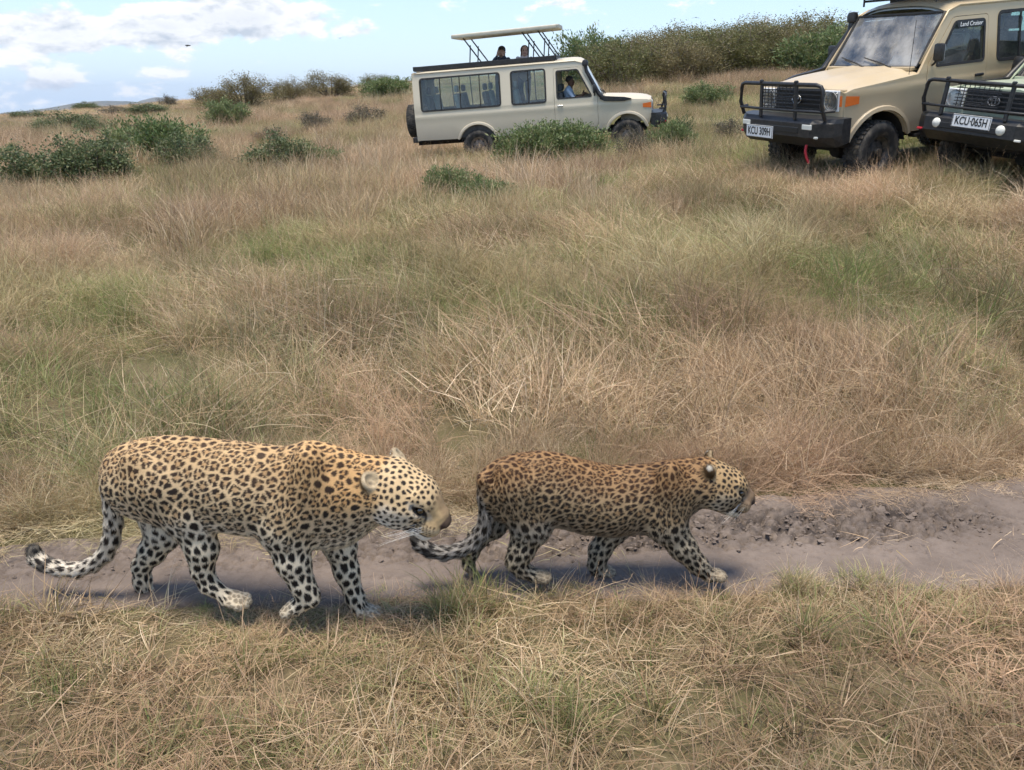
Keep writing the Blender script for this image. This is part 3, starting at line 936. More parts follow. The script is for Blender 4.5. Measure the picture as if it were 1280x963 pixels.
def pose_truck(root, x, y, yaw, wb, scale=1.0, sink=.04, nose_up=0.0, long=1.0):
    f = np.array((math.cos(yaw), math.sin(yaw))); l = np.array((-f[1], f[0]))
    P = []
    for dx, dy in ((0, .75), (0, -.75), (-wb, .75), (-wb, -.75)):
        q = np.array((x, y)) + (f * dx + l * dy) * scale; P.append(Vector((q[0], q[1], float(ground_z(q[0], q[1])))))
    F = ((P[0] + P[1]) - (P[2] + P[3])).normalized(); Lv = ((P[0] + P[2]) - (P[1] + P[3])).normalized()
    U = F.cross(Lv).normalized(); Lv = U.cross(F).normalized()
    o = (P[0] + P[1]) / 2; o = o - U * sink
    M = Matrix((F, Lv, U)).transposed().to_4x4(); M.translation = o
    root.matrix_world = M @ Matrix.Rotation(-nose_up, 4, 'Y') @ Matrix.Scale(scale, 4) @ Matrix.Diagonal((long, 1, 1, 1))
    c = np.array((x, y)) - f * wb * scale / 2
    FOOTPRINTS.append((c[0], c[1], yaw, wb * scale / 2 + .45, .62 * scale))
    return root.matrix_world


FOOTPRINTS = []
WB_A = 3.83
TA = dict(paint='beige', wb=WB_A, roof_z=2.27, win_z=1.36, tail=1.62, windows=[(-2.02, -2.88), (-3.18, -5.25)], panes=[2, 4], seat_rows=[-2.55, -3.35, -4.1, -4.85], chrome_handle=True, open_door_window=-1,
          hatch=dict(frame=(-5.4, -1.75), lid=(-4.35, -1.62), lift=.80, tilt=.012, struts=(-4.05, -2.55, -2.15)), grey_grille=False)
truck_a = make_truck('safari_truck', 'pale beige safari truck seen from the side, roof lid raised on struts', TA)
M_A = pose_truck(truck_a, 3.10, 22.3, math.radians(-8), WB_A, 1.01)

TB = dict(paint='tan', wb=2.98, roof_z=2.13, tail=1.1, windows=[(-2.0, -2.85), (-3.05, -3.95)], panes=[2, 2], seat_rows=[-2.45, -3.25], plate='KCU 309H', plate_at=(-.30, .72), dark_rim=True, steer=math.radians(6),
          rack=True, hatch=dict(frame=(-2.9, -1.5), lid=(-2.8, -.95), lift=.36, mat='wood', struts=(-2.6,)), paper=.62, visor_text='Land Cruiser', strap=True)
truck_b = make_truck('safari_truck', 'desert tan truck with snorkel, plate KCU 309H and red tow strap', TB)
M_B = pose_truck(truck_b, 4.43, 11.55, math.radians(203), 2.98, .97)

TC = dict(paint='sage', wb=2.7, roof_z=2.13, upright=.47, tail=1.1, windows=[(-2.0, -3.65)], panes=[3], seat_rows=[-2.45, -3.2], plate='KCU\u00b7065H', plate_at=(.05, .86), round_fog=True, mesh_plate=True, dark_emblem=True)
truck_c = make_truck('safari_truck', 'pale sage green truck at the right edge, plate KCU 065H and round fog lamps', TC)
M_C = pose_truck(truck_c, 6.10, 10.13, math.radians(206), 2.7, .86, nose_up=math.radians(4.5), long=1.18)
# ------------------------------------------------------------------ leopards
class Field:
    def __init__(s, lo, hi, h):
        s.lo = np.array(lo, float); s.h = h
        s.n = np.ceil((np.array(hi) - s.lo) / h).astype(int) + 1
        s.F = np.full(s.n, 1.0, np.float32)
        s.prims = []

    def coords(s, a, b):
        g = [s.lo[k] + s.h * np.arange(a[k], b[k], dtype=np.float32) for k in range(3)]
        return np.stack(np.meshgrid(*g, indexing='ij'), -1).astype(np.float32)

    def add(s, fn, lo, hi, k=.02, op='add'):
        m = k * 1.5 + 2 * s.h
        a = np.clip(np.floor((np.array(lo) - m - s.lo) / s.h).astype(int), 0, s.n)
        b = np.clip(np.ceil((np.array(hi) + m - s.lo) / s.h).astype(int) + 1, 0, s.n)
        if np.any(b <= a): return
        P = s.coords(a, b)
        d = fn(P).astype(np.float32)
        sl = tuple(slice(a[i], b[i]) for i in range(3))
        A = s.F[sl]
        if op == 'cut':
            d = -d
            h = np.clip(.5 - .5 * (d - A) / k, 0, 1)
            s.F[sl] = A * h + d * (1 - h) + k * h * (1 - h)
        else:
            h = np.clip(.5 + .5 * (d - A) / k, 0, 1)
            s.F[sl] = d * (1 - h) + A * h - k * h * (1 - h)

    def mesh(s):
        F = s.F; h = s.h; n = s.n
        sg = F < 0
        c = np.zeros((n[0] - 1, n[1] - 1, n[2] - 1), np.int8)
        corners = [(i, j, k) for i in (0, 1) for j in (0, 1) for k in (0, 1)]
        for (i, j, k) in corners:
            c += sg[i:n[0] - 1 + i, j:n[1] - 1 + j, k:n[2] - 1 + k]
        act = np.argwhere((c > 0) & (c < 8))
        acc = np.zeros((len(act), 3)); cnt = np.zeros(len(act))
        val = {co: F[act[:, 0] + co[0], act[:, 1] + co[1], act[:, 2] + co[2]] for co in corners}
        for co in corners:
            for ax in range(3):
                if co[ax] == 0:
                    c2 = list(co); c2[ax] = 1; c2 = tuple(c2)
                    v0, v1 = val[co], val[c2]
                    m = (v0 < 0) != (v1 < 0)
                    t = np.where(m, v0 / np.where(m, v0 - v1, 1), 0)
                    p = np.tile(np.array(co, float), (len(act), 1)); p[:, ax] += t
                    acc[m] += p[m]; cnt[m] += 1
        V = s.lo + h * (act + acc / cnt[:, None])
        idx = np.full(c.shape, -1, np.int64); idx[act[:, 0], act[:, 1], act[:, 2]] = np.arange(len(act))
        Q = []
        for ax in range(3):
            o1, o2 = [k for k in range(3) if k != ax]
            sh = list(n); sh[ax] -= 1
            A = sg[tuple(slice(0, sh[k]) for k in range(3))]
            B = sg[tuple(slice(1, sh[k] + 1) if k == ax else slice(0, sh[k]) for k in range(3))]
            e = np.argwhere(A != B)
            e = e[(e[:, o1] > 0) & (e[:, o2] > 0) & (e[:, o1] < n[o1] - 1) & (e[:, o2] < n[o2] - 1)]
            inside = A[e[:, 0], e[:, 1], e[:, 2]]

            def cell(d1, d2):
                q = e.copy(); q[:, o1] -= d1; q[:, o2] -= d2
                return idx[q[:, 0], q[:, 1], q[:, 2]]
            quad = np.stack([cell(1, 1), cell(0, 1), cell(0, 0), cell(1, 0)], -1)
            flip = inside if ax != 1 else ~inside
            quad[~flip] = quad[~flip][:, ::-1]
            Q.append(quad)
        return V, np.concatenate(Q)


def cone_fn(a, b, ra, rb, sy=1.0):
    a = np.array(a, np.float32); b = np.array(b, np.float32); ab = b - a; L2 = float(ab @ ab) + 1e-9

    def fn(P):
        t = np.clip(((P - a) @ ab) / L2, 0, 1)
        d = P - (a + t[..., None] * ab)
        q = np.sqrt(d[..., 0] ** 2 + (d[..., 1] / sy) ** 2 + d[..., 2] ** 2)
        return (q - (ra + (rb - ra) * t)) * min(1, sy)
    return fn


def ell_fn(c, r, R=None):
    c = np.array(c, np.float32); r = np.array(r, np.float32)

    def fn(P):
        q = P - c
        if R is not None: q = q @ R          # world -> local when R columns are local axes
        k0 = np.sqrt(((q / r) ** 2).sum(-1)); k1 = np.sqrt(((q / (r * r)) ** 2).sum(-1)) + 1e-9
        return k0 * (k0 - 1) / k1
    return fn


class Cat:
    def __init__(s, p0, yaw, voxel):
        s.p0 = np.array((p0[0], p0[1], 0.0)); s.yaw = yaw
        s.d = np.array((math.cos(yaw), math.sin(yaw), 0)); s.l = np.array((-math.sin(yaw), math.cos(yaw), 0))
        s.vox = voxel; s.bones = []        # (group, a, b, ra, rb, comb)

    def px(s, u, v, off=0.0):
        """photo pixel -> point of the cat's own frame on the plane y = off"""
        d = px_dir(u, v); o = np.array((0, 0, CAM_H)) - s.p0
        t = (off - o @ s.l) / (d @ s.l)
        w = o + t * d
        return np.array((w @ s.d, off, w[2])), t


def tube_profile(cat, st):
    xs, zc, hh, ww = [], [], [], []
    for (u, vt, vb, w) in st:
        c, t = cat.px(u, (vt + vb) / 2)
        d = px_dir(u, (vt + vb) / 2); e = math.atan2(-d[2], math.hypot(d[0], d[1]))
        p = (vb - vt) / 2 / FPX * t / np.linalg.norm(px_dir(u, (vt + vb) / 2)) * np.linalg.norm(d) * math.cos(math.atan((((vt + vb) / 2) - CV) / FPX))
        h = math.sqrt(max(p * p - (w * math.sin(e)) ** 2, (.35 * p) ** 2)) / math.cos(e)
        xs.append(c[0]); zc.append(c[2]); hh.append(h); ww.append(w)
    return [np.array(q) for q in (xs, zc, hh, ww)]


def smooth_interp(x, xs, ys):
    xf = np.linspace(xs[0], xs[-1], 240)
    yf = np.interp(xf, xs, ys)
    k = np.hanning(11); k /= k.sum()
    yp = np.pad(yf, 5, mode='edge'); yf2 = np.convolve(yp, k, 'valid')
    return np.interp(x, xf, yf2)


def head_frame(pos, yaw, pitch, roll=0.0):
    R = Matrix.Rotation(yaw, 3, 'Z') @ Matrix.Rotation(pitch, 3, 'Y') @ Matrix.Rotation(roll, 3, 'X')
    return np.array(R), np.array(pos, float)


def build_cat(cat, spec):
    S = spec['scale']
    prof = tube_profile(cat, spec['torso'])
    xs, zc, hh, ww = prof
    bones = cat.bones

    tail = [cat.px(u, v, spec.get('tail_off', 0.0))[0] for (u, v, r) in spec['tail']]
    cat.tail_root = tail[0]
    tr = [r for (_, _, r) in spec['tail']]
    limbs = []
    for L in spec['limbs']:
        pts = [cat.px(u, v, L['off'] * (.8 if i == 0 else 1.0))[0] for i, (u, v, r) in enumerate(L['pts'])]
        limbs.append((L, pts, [r for (_, _, r) in L['pts']]))
    hp, _ = cat.px(*spec['head']['at'], spec['head'].get('off', 0.0))
    HR, HO = head_frame(hp, spec['head']['yaw'], spec['head']['pitch'], spec['head'].get('roll', 0))
    hs = spec['head']['size']

    def H(p): return HO + HR @ (np.array(p) * hs)

    allp = np.array([p for p in tail] + [p for L in limbs for p in L[1]] + [H((.2, 0, 0)), H((-.1, .1, .14)), H((-.1, -.1, .14))]
                    + [(x, w, z + h) for x, z, h, w in zip(xs, zc, hh, ww)] + [(x, -w, z - h) for x, z, h, w in zip(xs, zc, hh, ww)])
    lo, hi = allp.min(0) - .09, allp.max(0) + .09
    fd = Field(lo, hi, cat.vox)

    def torso(P):
        x = P[:, 0, 0, 0]
        z_ = smooth_interp(x, xs, zc)[:, None, None]; h_ = np.maximum(smooth_interp(x, xs, hh), .004)[:, None, None]; w_ = np.maximum(smooth_interp(x, xs, ww), .004)[:, None, None]
        over = np.maximum(xs[0] - x, x - xs[-1])[:, None, None]
        yy = P[..., 1]; zz = P[..., 2] - z_
        # ribcage narrower towards the spine
        wz = w_ * (1 - .16 * np.clip(zz / h_, -1, 1))
        k0 = np.sqrt((yy / wz) ** 2 + (zz / h_) ** 2); k1 = np.sqrt((yy / wz ** 2) ** 2 + (zz / h_ ** 2) ** 2) + 1e-6
        d = k0 * (k0 - 1) / k1
        return np.where(over > 0, np.maximum(d, 0) + over, d)
    fd.add(torso, lo, hi, .001)

    def cone(group, a, b, ra, rb, k=.02, sy=1.0, comb=None, reg=True):
        a, b = np.array(a), np.array(b)
        r = max(ra, rb) * max(1, sy)
        fd.add(cone_fn(a, b, ra, rb, sy), np.minimum(a, b) - r, np.maximum(a, b) + r, k)
        if reg:
            c = (b - a) / (np.linalg.norm(b - a) + 1e-9) if comb is None else comb
            bones.append((group, a, b, ra, rb, c))

    def ell(group, c, r, R=None, k=.02, comb=(0, 0, -1), reg=True, op='add'):
        m = max(r)
        fd.add(ell_fn(c, r, R), np.array(c) - m, np.array(c) + m, k, op)
        if reg:
            bones.append((group, np.array(c), np.array(c) + 1e-4, min(r), min(r), np.array(comb, float)))

    # tail
    for i in range(len(tail) - 1):
        cone('tail', tail[i], tail[i + 1], tr[i], tr[i + 1], .012)
    # limbs
    for L, pts, rr in limbs:
        for i in range(len(pts) - 1):
            k = .030 * S if i == 0 else .022 * S
            cone('leg' if i > 0 else 'thigh', pts[i], pts[i + 1], rr[i], rr[i + 1], k, L.get('sy', .8) if i < 2 else .95)
        # paw: pad plus four toes, in the heading the limb gives it
        pd = np.array(L['paw']); pd = pd / np.linalg.norm(pd)
        base = pts[-1]; ps = L.get('paw_size', 1.0) * S
        side = np.array((0, 1.0, 0)); up = np.cross(pd, side); up = up / np.linalg.norm(up)
        up = up if up[2] > 0 else -up
        R = np.stack([pd, side, up], -1)
        ell('paw', base + pd * .022 * ps, np.array((.046, .038, .026)) * ps, R, .018 * S, pd)
        for q, (ty, tx) in enumerate(((-.029, .050), (-.010, .062), (.010, .062), (.029, .050))):
            c = base + (pd * tx + side * ty) * ps - up * .004 * ps
            ell('paw', c, np.array((.021, .0125, .018)) * ps, R, .006 * S, pd)
    for e in spec.get('muscles', ()):
        c, _ = cat.px(e[0], e[1], e[2]); ell('torso', c, e[3], None, e[4], (-.6, 0, -.6), reg=False)

    # head
    g = spec['head']
    mz = g.get('muzzle', 1.0)
    hb = HR @ np.array((-1, 0, 0))
    ell('head', H((-.012, 0, .002)), np.array((.094, .074, .070)) * hs, HR, .03 * hs, hb)
    ell('head', H((.045, 0, .016)), np.array((.062, .056, .048)) * hs, HR, .025 * hs, hb)
    cone('head', H((.045, 0, .026)), H((.122 * mz, 0, -.002)), .041 * hs, .029 * hs, .02 * hs, 1.0, hb)
    for s_ in (-1, 1):
        ell('muzzle', H((.106 * mz, s_ * .020, -.034)), np.array((.042, .030, .032)) * hs, HR, .012 * hs, hb)
        ell('head', H((.005, s_ * .048, -.032)), np.array((.068, .037, .050)) * hs, HR, .03 * hs, hb)
        cone('head', H((.046, s_ * .045, .036)), H((.078, s_ * .033, .027)), .017 * hs, .013 * hs, .014 * hs, 1, hb)     # brow
        cone('head', H((.068, s_ * .051, -.004)), H((.015, s_ * .064, -.014)), .013 * hs, .018 * hs, .016 * hs, 1, hb)   # cheekbone
    cone('head', H((-.01, 0, -.058)), H((.114 * mz, 0, -.074)), .040 * hs, .021 * hs, .010 * hs, 1.3, hb)               # jaw
    ell('nose', H((.148 * mz, 0, -.010)), np.array((.013, .023, .016)) * hs, HR, .010 * hs, hb)
    for s_ in (-1, 1):                                                                                                    # mouth slit
        a, b = H((.146 * mz, s_ * .014, -.055)), H((.062, s_ * .056, -.058))
        fd.add(cone_fn(a, b, .0065 * hs, .0060 * hs), np.minimum(a, b) - .01, np.maximum(a, b) + .01, .005 * hs, 'cut')
        ell('head', H((.075, s_ * .051, .013)), np.array((.015, .012, .009)) * hs, HR, .007 * hs, hb, reg=False, op='cut')    # socket
    # ears: a rounded shell with a hollow
    ears = g.get('ears')
    for s_, e in zip((1, -1), ears):
        er = g.get('ear_r', .034)
        Re = HR @ np.array(Matrix.Rotation(math.radians(g.get('ear_turn', 40) * s_), 3, 'Z') @ Matrix.Rotation(math.radians(g.get('ear_back', -30)), 3, 'Y') @ Matrix.Rotation(math.radians(-14 * s_), 3, 'X'))
        ell('ear', H(e), np.array((.017, er * .98, er * 1.12)) * hs, Re, .012 * hs, hb)
        fwd = HR.T @ Re[:, 0]
        ell('ear', H(np.array(e) + fwd * .015), np.array((.015, er * .74, er * .90)) * hs, Re, .006 * hs, hb, reg=False, op='cut')
        cat.ear_axes = getattr(cat, 'ear_axes', []) + [(H(e), Re, er * hs)]
    # neck link
    n0, _ = cat.px(*spec['neck'][0]); n1 = H((-.02, 0, -.012))
    cone('neck', n1, n0, spec['neck'][1] * .92, spec['neck'][1] * 1.12, .04 * S, .9)

    V, Q = fd.mesh()
    me = np_mesh(spec['name'], V, Q)
    return me, prof, HR, HO, hs, H


def bone_dist(cat, P, groups=None):
    best = {}
    comb = np.zeros_like(P); bd = np.full(len(P), 9.0)
    for (g, a, b, ra, rb, c) in cat.bones:
        d = cone_fn(a, b, ra, rb)(P.astype(np.float32))
        best[g] = np.minimum(best.get(g, 9.0), d)
        m = d < bd
        bd = np.where(m, d, bd); comb[m] = c
    return best, bd, comb


def pick_spots(P, N, r_of, rs, tries=45000):
    """poisson-like spot centres on surface samples; r_of = wanted spacing per sample"""
    order = rs.permutation(len(P))[:tries]
    P6 = np.concatenate([P, N * .018], 1)
    cell = r_of.max(); grid = {}
    chosen = []
    keys = np.floor(P / cell).astype(int)
    for i in order:
        k = keys[i]; ok = True; r = r_of[i]
        for dx in (-1, 0, 1):
            for dy in (-1, 0, 1):
                for dz in (-1, 0, 1):
                    for j in grid.get((k[0] + dx, k[1] + dy, k[2] + dz), ()):
                        q = P6[i] - P6[j]
                        if q @ q < (min(r, r_of[j]) * .5 + .5 * r) ** 2 * .81: ok = False; break
                    if not ok: break
                if not ok: break
            if not ok: break
        if ok:
            chosen.append(i); grid.setdefault((k[0], k[1], k[2]), []).append(i)
    return np.array(chosen)


def coat(cat, spec, prof, HR, HO, hs, P, N, state):
    """colour, hair length and combing direction for surface points P with normals N"""
    xs, zc, hh, ww = prof
    best, bd, comb = bone_dist(cat, P)
    x = P[:, 0]
    z_ = smooth_interp(x, xs, zc); h_ = np.maximum(smooth_interp(x, xs, hh), .01); w_ = np.maximum(smooth_interp(x, xs, ww), .01)
    zr = (P[:, 2] - z_) / h_
    dt = (np.sqrt((P[:, 1] / w_) ** 2 + zr ** 2) - 1) * np.minimum(h_, w_)
    dt = np.where((x < xs[0]) | (x > xs[-1]), .2, dt)
    leg = np.minimum(best['leg'], best['paw'])
    head = np.minimum(np.minimum(best['head'], best['ear']), np.minimum(best['muzzle'], best['nose']))
    tail = best['tail']
    other = np.minimum.reduce([leg, head, tail])
    w_leg = sstep(.012, -.012, leg - np.minimum(dt, best['thigh'])) * (leg <= np.minimum(head, tail) + .01)
    w_head = sstep(.012, -.012, head - np.minimum(dt, best['neck'])) * (head <= np.minimum(leg, tail) + .01)
    w_tail = sstep(.006, -.006, tail - np.minimum(dt, best['thigh'])) * (tail <= np.minimum(head, leg) + .01)
    fac = HR.T @ (P - HO).T / hs; fac = fac.T                 # head coordinates
    c = spec['coat']
    up = N[:, 2]
    belly = sstep(-.35, -.95, zr) * (1 - w_head)
    belly = np.maximum(belly, sstep(.1, -.8, up) * .6 * (1 - w_head))
    n1 = fbm(P * 7, 3, 61)[:, None]; n2 = fbm(P * 45, 2, 62)[:, None]
    base = np.tile(np.array(c['flank']), (len(P), 1))

    def mixc(w, col):
        nonlocal base
        w = np.clip(w, 0, 1)[:, None]; base = base * (1 - w) + np.array(col) * w
    mixc(sstep(.1, .95, zr) * .9, c['back'])
    mixc(sstep(c['gold_x'][0], c['gold_x'][1], x) * sstep(-.6, .35, zr), c['gold'])
    mixc(belly, c['belly'])
    mixc(w_leg * .85, c['leg']); mixc(w_leg * sstep(-.2, .7, N[:, 1]) * .6, c['belly'])
    mixc(w_tail * sstep(.02, .10, np.linalg.norm(P - cat.tail_root, axis=1)), c['tail']); mixc(w_head * .9, c['head'])
    dm = fac[:, 2] + .045
    mixc(w_head * sstep(-.035, -.062, fac[:, 2]) * sstep(-.03, .05, fac[:, 0] + .03), c['white'])     # chin and throat
    mixc(w_head * sstep(.070, .105, fac[:, 0]) * sstep(-.055, -.045, fac[:, 2]), c['muzzle'])
    cheek = w_head * sstep(.03, .0, np.abs(fac[:, 2] + .03) - .012) * sstep(.06, .03, np.abs(fac[:, 0] - .03))
    mixc(cheek * .5, c['white'])
    base = base * (1 + .12 * n1 + .10 * n2)

    # spacing of the rosettes by region
    rs_ = c['rosette']
    sp = np.full(len(P), rs_)
    sp = sp * (1 - .26 * sstep(c['neck_x'][0] - .1, c['neck_x'][1], x)) * (1 - .25 * sstep(.5, 1.0, zr))
    sp = sp * (1 - .18 * belly)
    sp = sp * (1 - w_leg) + w_leg * np.where(best['paw'] < best['leg'] + .004, c['paw_sp'], c['leg_sp'])
    sp = sp * (1 - w_head) + w_head * c['head_sp']
    sp = sp * (1 - w_tail) + w_tail * c['tail_sp']
    if 'centres' not in state:
        rr = np.random.default_rng(spec['seed'])
        ch = pick_spots(P, N, sp, rr)
        state['centres'] = P[ch]; state['cn'] = N[ch]; state['ang'] = rr.uniform(0, 6.28, len(ch)); state['kind'] = rr.uniform(0, 1, len(ch))
        state['csp'] = sp[ch]; state['ci'] = ch
    C = state['centres']; CN = state['cn']
    wob = .0045 * np.stack([fbm(P * 55, 2, 71), fbm(P * 55, 2, 72), fbm(P * 55, 2, 73)], -1)
    Pw = P + wob * (sp / .05)[:, None]
    from mathutils.kdtree import KDTree
    if 'kd' not in state:
        kd = KDTree(len(C))
        for k_, v_ in enumerate(C + CN * .02): kd.insert(v_, k_)
        kd.balance(); state['kd'] = kd
        # region of every centre decides: solid mark, or a broken ring round a tawny middle
        sw = np.clip(np.maximum.reduce([w_leg, w_head, w_tail, sstep(-.45, -.85, zr) * (1 - w_head), sstep(.90, 1.02, zr) * .8, sstep(c['neck_x'][0], c['neck_x'][1], x) * .5]), 0, 1)[state['ci']]
        state['solid_c'] = state['kind'] < sw * 1.02 - .01
        state['m'] = np.random.default_rng(spec['seed'] + 9).integers(3, 6, len(C))
    kd = state['kd']
    d1 = np.empty(len(P)); d2 = np.empty(len(P)); i1 = np.empty(len(P), int)
    for k_, v_ in enumerate((Pw + N * .02).tolist()):
        (_, ia, da), (_, ib, db) = kd.find_n(v_, 2)
        d1[k_] = da; d2[k_] = db; i1[k_] = ia
    q = 2 * d1 / (d1 + d2) + .07 * fbm(P * 90, 2, 74)
    v = Pw - C[i1]
    nn = CN[i1]; tx = np.cross(nn, (0, 1, 0.3)); tx /= np.linalg.norm(tx, axis=1, keepdims=True) + 1e-9; ty = np.cross(nn, tx)
    th = np.arctan2((v * ty).sum(1), (v * tx).sum(1)) + state['ang'][i1]
    so_c = state['solid_c'][i1]
    ring = sstep(c['ring_in'] - .05, c['ring_in'] + .07, q) * sstep(c['ring_out'] + .06, c['ring_out'] - .06, q)
    gaps = sstep(.74, .95, np.cos(th * state['m'][i1]) + .25 * fbm(P * 60, 2, 75))
    so = c['spot_out'] + .06 * w_leg + .03 * w_tail - .05 * w_head
    spot = sstep(so + .08, so - .08, q)
    mark = np.where(so_c, spot, ring * (1 - gaps))
    inner = (~so_c) * sstep(c['ring_in'] + .12, c['ring_in'] - .05, q) * (1 - w_head)
    base = base * (1 - inner[:, None] * np.array((.20, .28, .36)))
    # places without spots
    mark = mark * (1 - w_head * sstep(.086, .112, fac[:, 0] + .6 * np.maximum(0, fac[:, 2] - .0) * 0 - .25 * (np.abs(fac[:, 1]) - .03)))
    mark = mark * (1 - .9 * w_head * (best['ear'] < best['head'] - .004))
    mark = mark * (1 - .25 * sstep(.006, -.004, best['paw'] - best['leg']))
    mark = mark * (1 - .75 * belly * sstep(-.5, -.95, up) * (1 - w_leg))
    dark = np.array(c['dark'])[None] * (1 - .6 * w_leg[:, None] * np.array((0.3, .2, .1)))
    dark = dark * (1 - np.maximum(sstep(-.1, .8, zr) * (1 - w_leg) * (1 - w_head), 0)[:, None]) + np.array(c['dark_back']) * np.maximum(sstep(-.1, .8, zr) * (1 - w_leg) * (1 - w_head), 0)[:, None]
    col = base * (1 - mark[:, None]) + dark * mark[:, None]

    def put(w, cc):
        nonlocal col
        w = np.clip(w, 0, 1)[:, None]; col = col * (1 - w) + np.array(cc) * w
    # ears: dark backs with a pale patch, pale fluff with darker hair inside
    for (ec, Re, er) in cat.ear_axes:
        q = (P - ec) @ Re / er
        on = w_head * (np.linalg.norm(q * np.array((.6, .85, .8)), axis=1) < 1.12) * sstep(.003, -.002, best['ear'] - best['head'])
        back = sstep(.10, -.12, q[:, 0] * .5 + (N @ Re)[:, 0] * .5)
        inn = np.array(c['head'])[None] * np.array((.85, .92, 1.05)) * (.85 + .25 * n2 + .2 * fbm(P * 150, 2, 66)[:, None])
        w = (on * (1 - back))[:, None]; col = col * (1 - w) + inn * w
        put(on * (1 - back) * sstep(.45, .1, np.hypot(q[:, 1] * 1.1, q[:, 2] + .35)) * .75, (.10, .08, .06))
        put(on * back, np.array(c['gold']) * .22); put(on * back * sstep(.42, .26, np.hypot(q[:, 1] * .7, q[:, 2] - .72)), (.62, .56, .46))
    # nose leather, lips, whisker rows, eye lines
    put(w_head * sstep(.008, .001, best['nose'] - np.minimum(best['muzzle'], best['head'] + .008)), c['nose'])
    lip = sstep(.0105, .0065, np.abs(fac[:, 2] + .0565 + .004 * (fac[:, 0] - .1) / .05)) * sstep(.055, .07, fac[:, 0]) * w_head
    put(lip, (.025, .018, .016))
    put(w_head * sstep(.022, .012, np.abs(fac[:, 0] - .064)) * sstep(.012, .006, np.abs(fac[:, 2] + .066)) * .95, (.022, .018, .016))
    put(w_head * sstep(.085, .10, fac[:, 0]) * sstep(-.052, -.046, fac[:, 2]) * sstep(-.018, -.026, fac[:, 2]) * .4, np.array(c['white']) * (.80, .70, .55))
    for row in range(4):
        zrow = -.042 + row * .0075
        put(.8 * w_head * (np.sin(fac[:, 0] * 700 + row * 2) > -.2) * sstep(.0034, .0016, np.abs(fac[:, 2] - zrow - .05 * (fac[:, 0] - .11))) * sstep(.070, .080, fac[:, 0]) * sstep(.138, .128, fac[:, 0]), (.05, .036, .024))
    e = np.stack([(fac[:, 0] - .074) / .023, (np.abs(fac[:, 1]) - .050) / .03, (fac[:, 2] - .013 + .35 * (fac[:, 0] - .074)) / .0095], -1)
    er = np.sqrt((e ** 2).sum(-1))
    put(w_head * sstep(1.9, 1.4, er) * .25, np.array(c['white']) * .9); put(w_head * sstep(1.15, .9, er), (.016, .013, .012))
    tear = sstep(.005, .002, np.abs(fac[:, 0] - .092 - .35 * (.006 - fac[:, 2]))) * sstep(-.022, -.012, fac[:, 2]) * sstep(.018, .008, fac[:, 2]) * sstep(.020, .026, np.abs(fac[:, 1]))
    put(w_head * tear * .8, (.03, .022, .016))
    mot = np.clip(fbm(P * 120, 3, 68), -1, 1)
    col = col * (1 + (.30 * mot * w_head * sstep(.06, .09, fac[:, 0]))[:, None])
    put(w_head * sstep(.075, .10, fac[:, 0]) * sstep(.012, .0, np.abs(fac[:, 1]) - .014) * sstep(-.02, .0, fac[:, 2]) * .55, (.19, .125, .075))
    # tail end: black bands
    if 'tail_tip' in spec:
        tp = spec['tail_tip']; dtip = np.linalg.norm(P - tp, axis=1)
        band = (np.sin(dtip * 120 - .4) > .1) * sstep(.13, .08, dtip)
        put(w_tail * band * .85, (.018, .017, .017)); 
    # paws dusty
    pw = sstep(.006, -.004, best['paw'] - best['leg'])
    put(pw * .40, (.40, .31, .20))
    # hair
    ln = np.full(len(P), c['hair'])
    ln = ln * (1 + 1.1 * belly) * (1 - .35 * w_leg) * (1 - .45 * w_head) * (1 + .1 * w_tail) * (1 - .5 * pw)
    ln = ln * (1 - .35 * w_head * sstep(.06, .09, fac[:, 0]))
    ln = ln * (1 + 1.2 * cheek) * (1 + 1.1 * w_head * sstep(.003, -.002, best['ear'] - best['head']))
    tor = (dt < np.minimum(other, best['thigh']) + .006)
    cb = np.where(tor[:, None], np.array((-1, 0, -.35)), comb)
    cb = np.where((best['neck'] < np.minimum(dt, other))[:, None], np.array((-.8, 0, -.5)), cb)
    return np.clip(col, .01, .95), ln, cb


def g_ear(spec):
    return spec['head'].get('ears', ((-.03, .062, .06),))[0][2] + .018


def m_fur():
    t = NT('leopard_coat')
    t.bsdf(Base_Color=t.attr('coat'), Roughness=.62, Specular_IOR_Level=.22)
    return t.mat


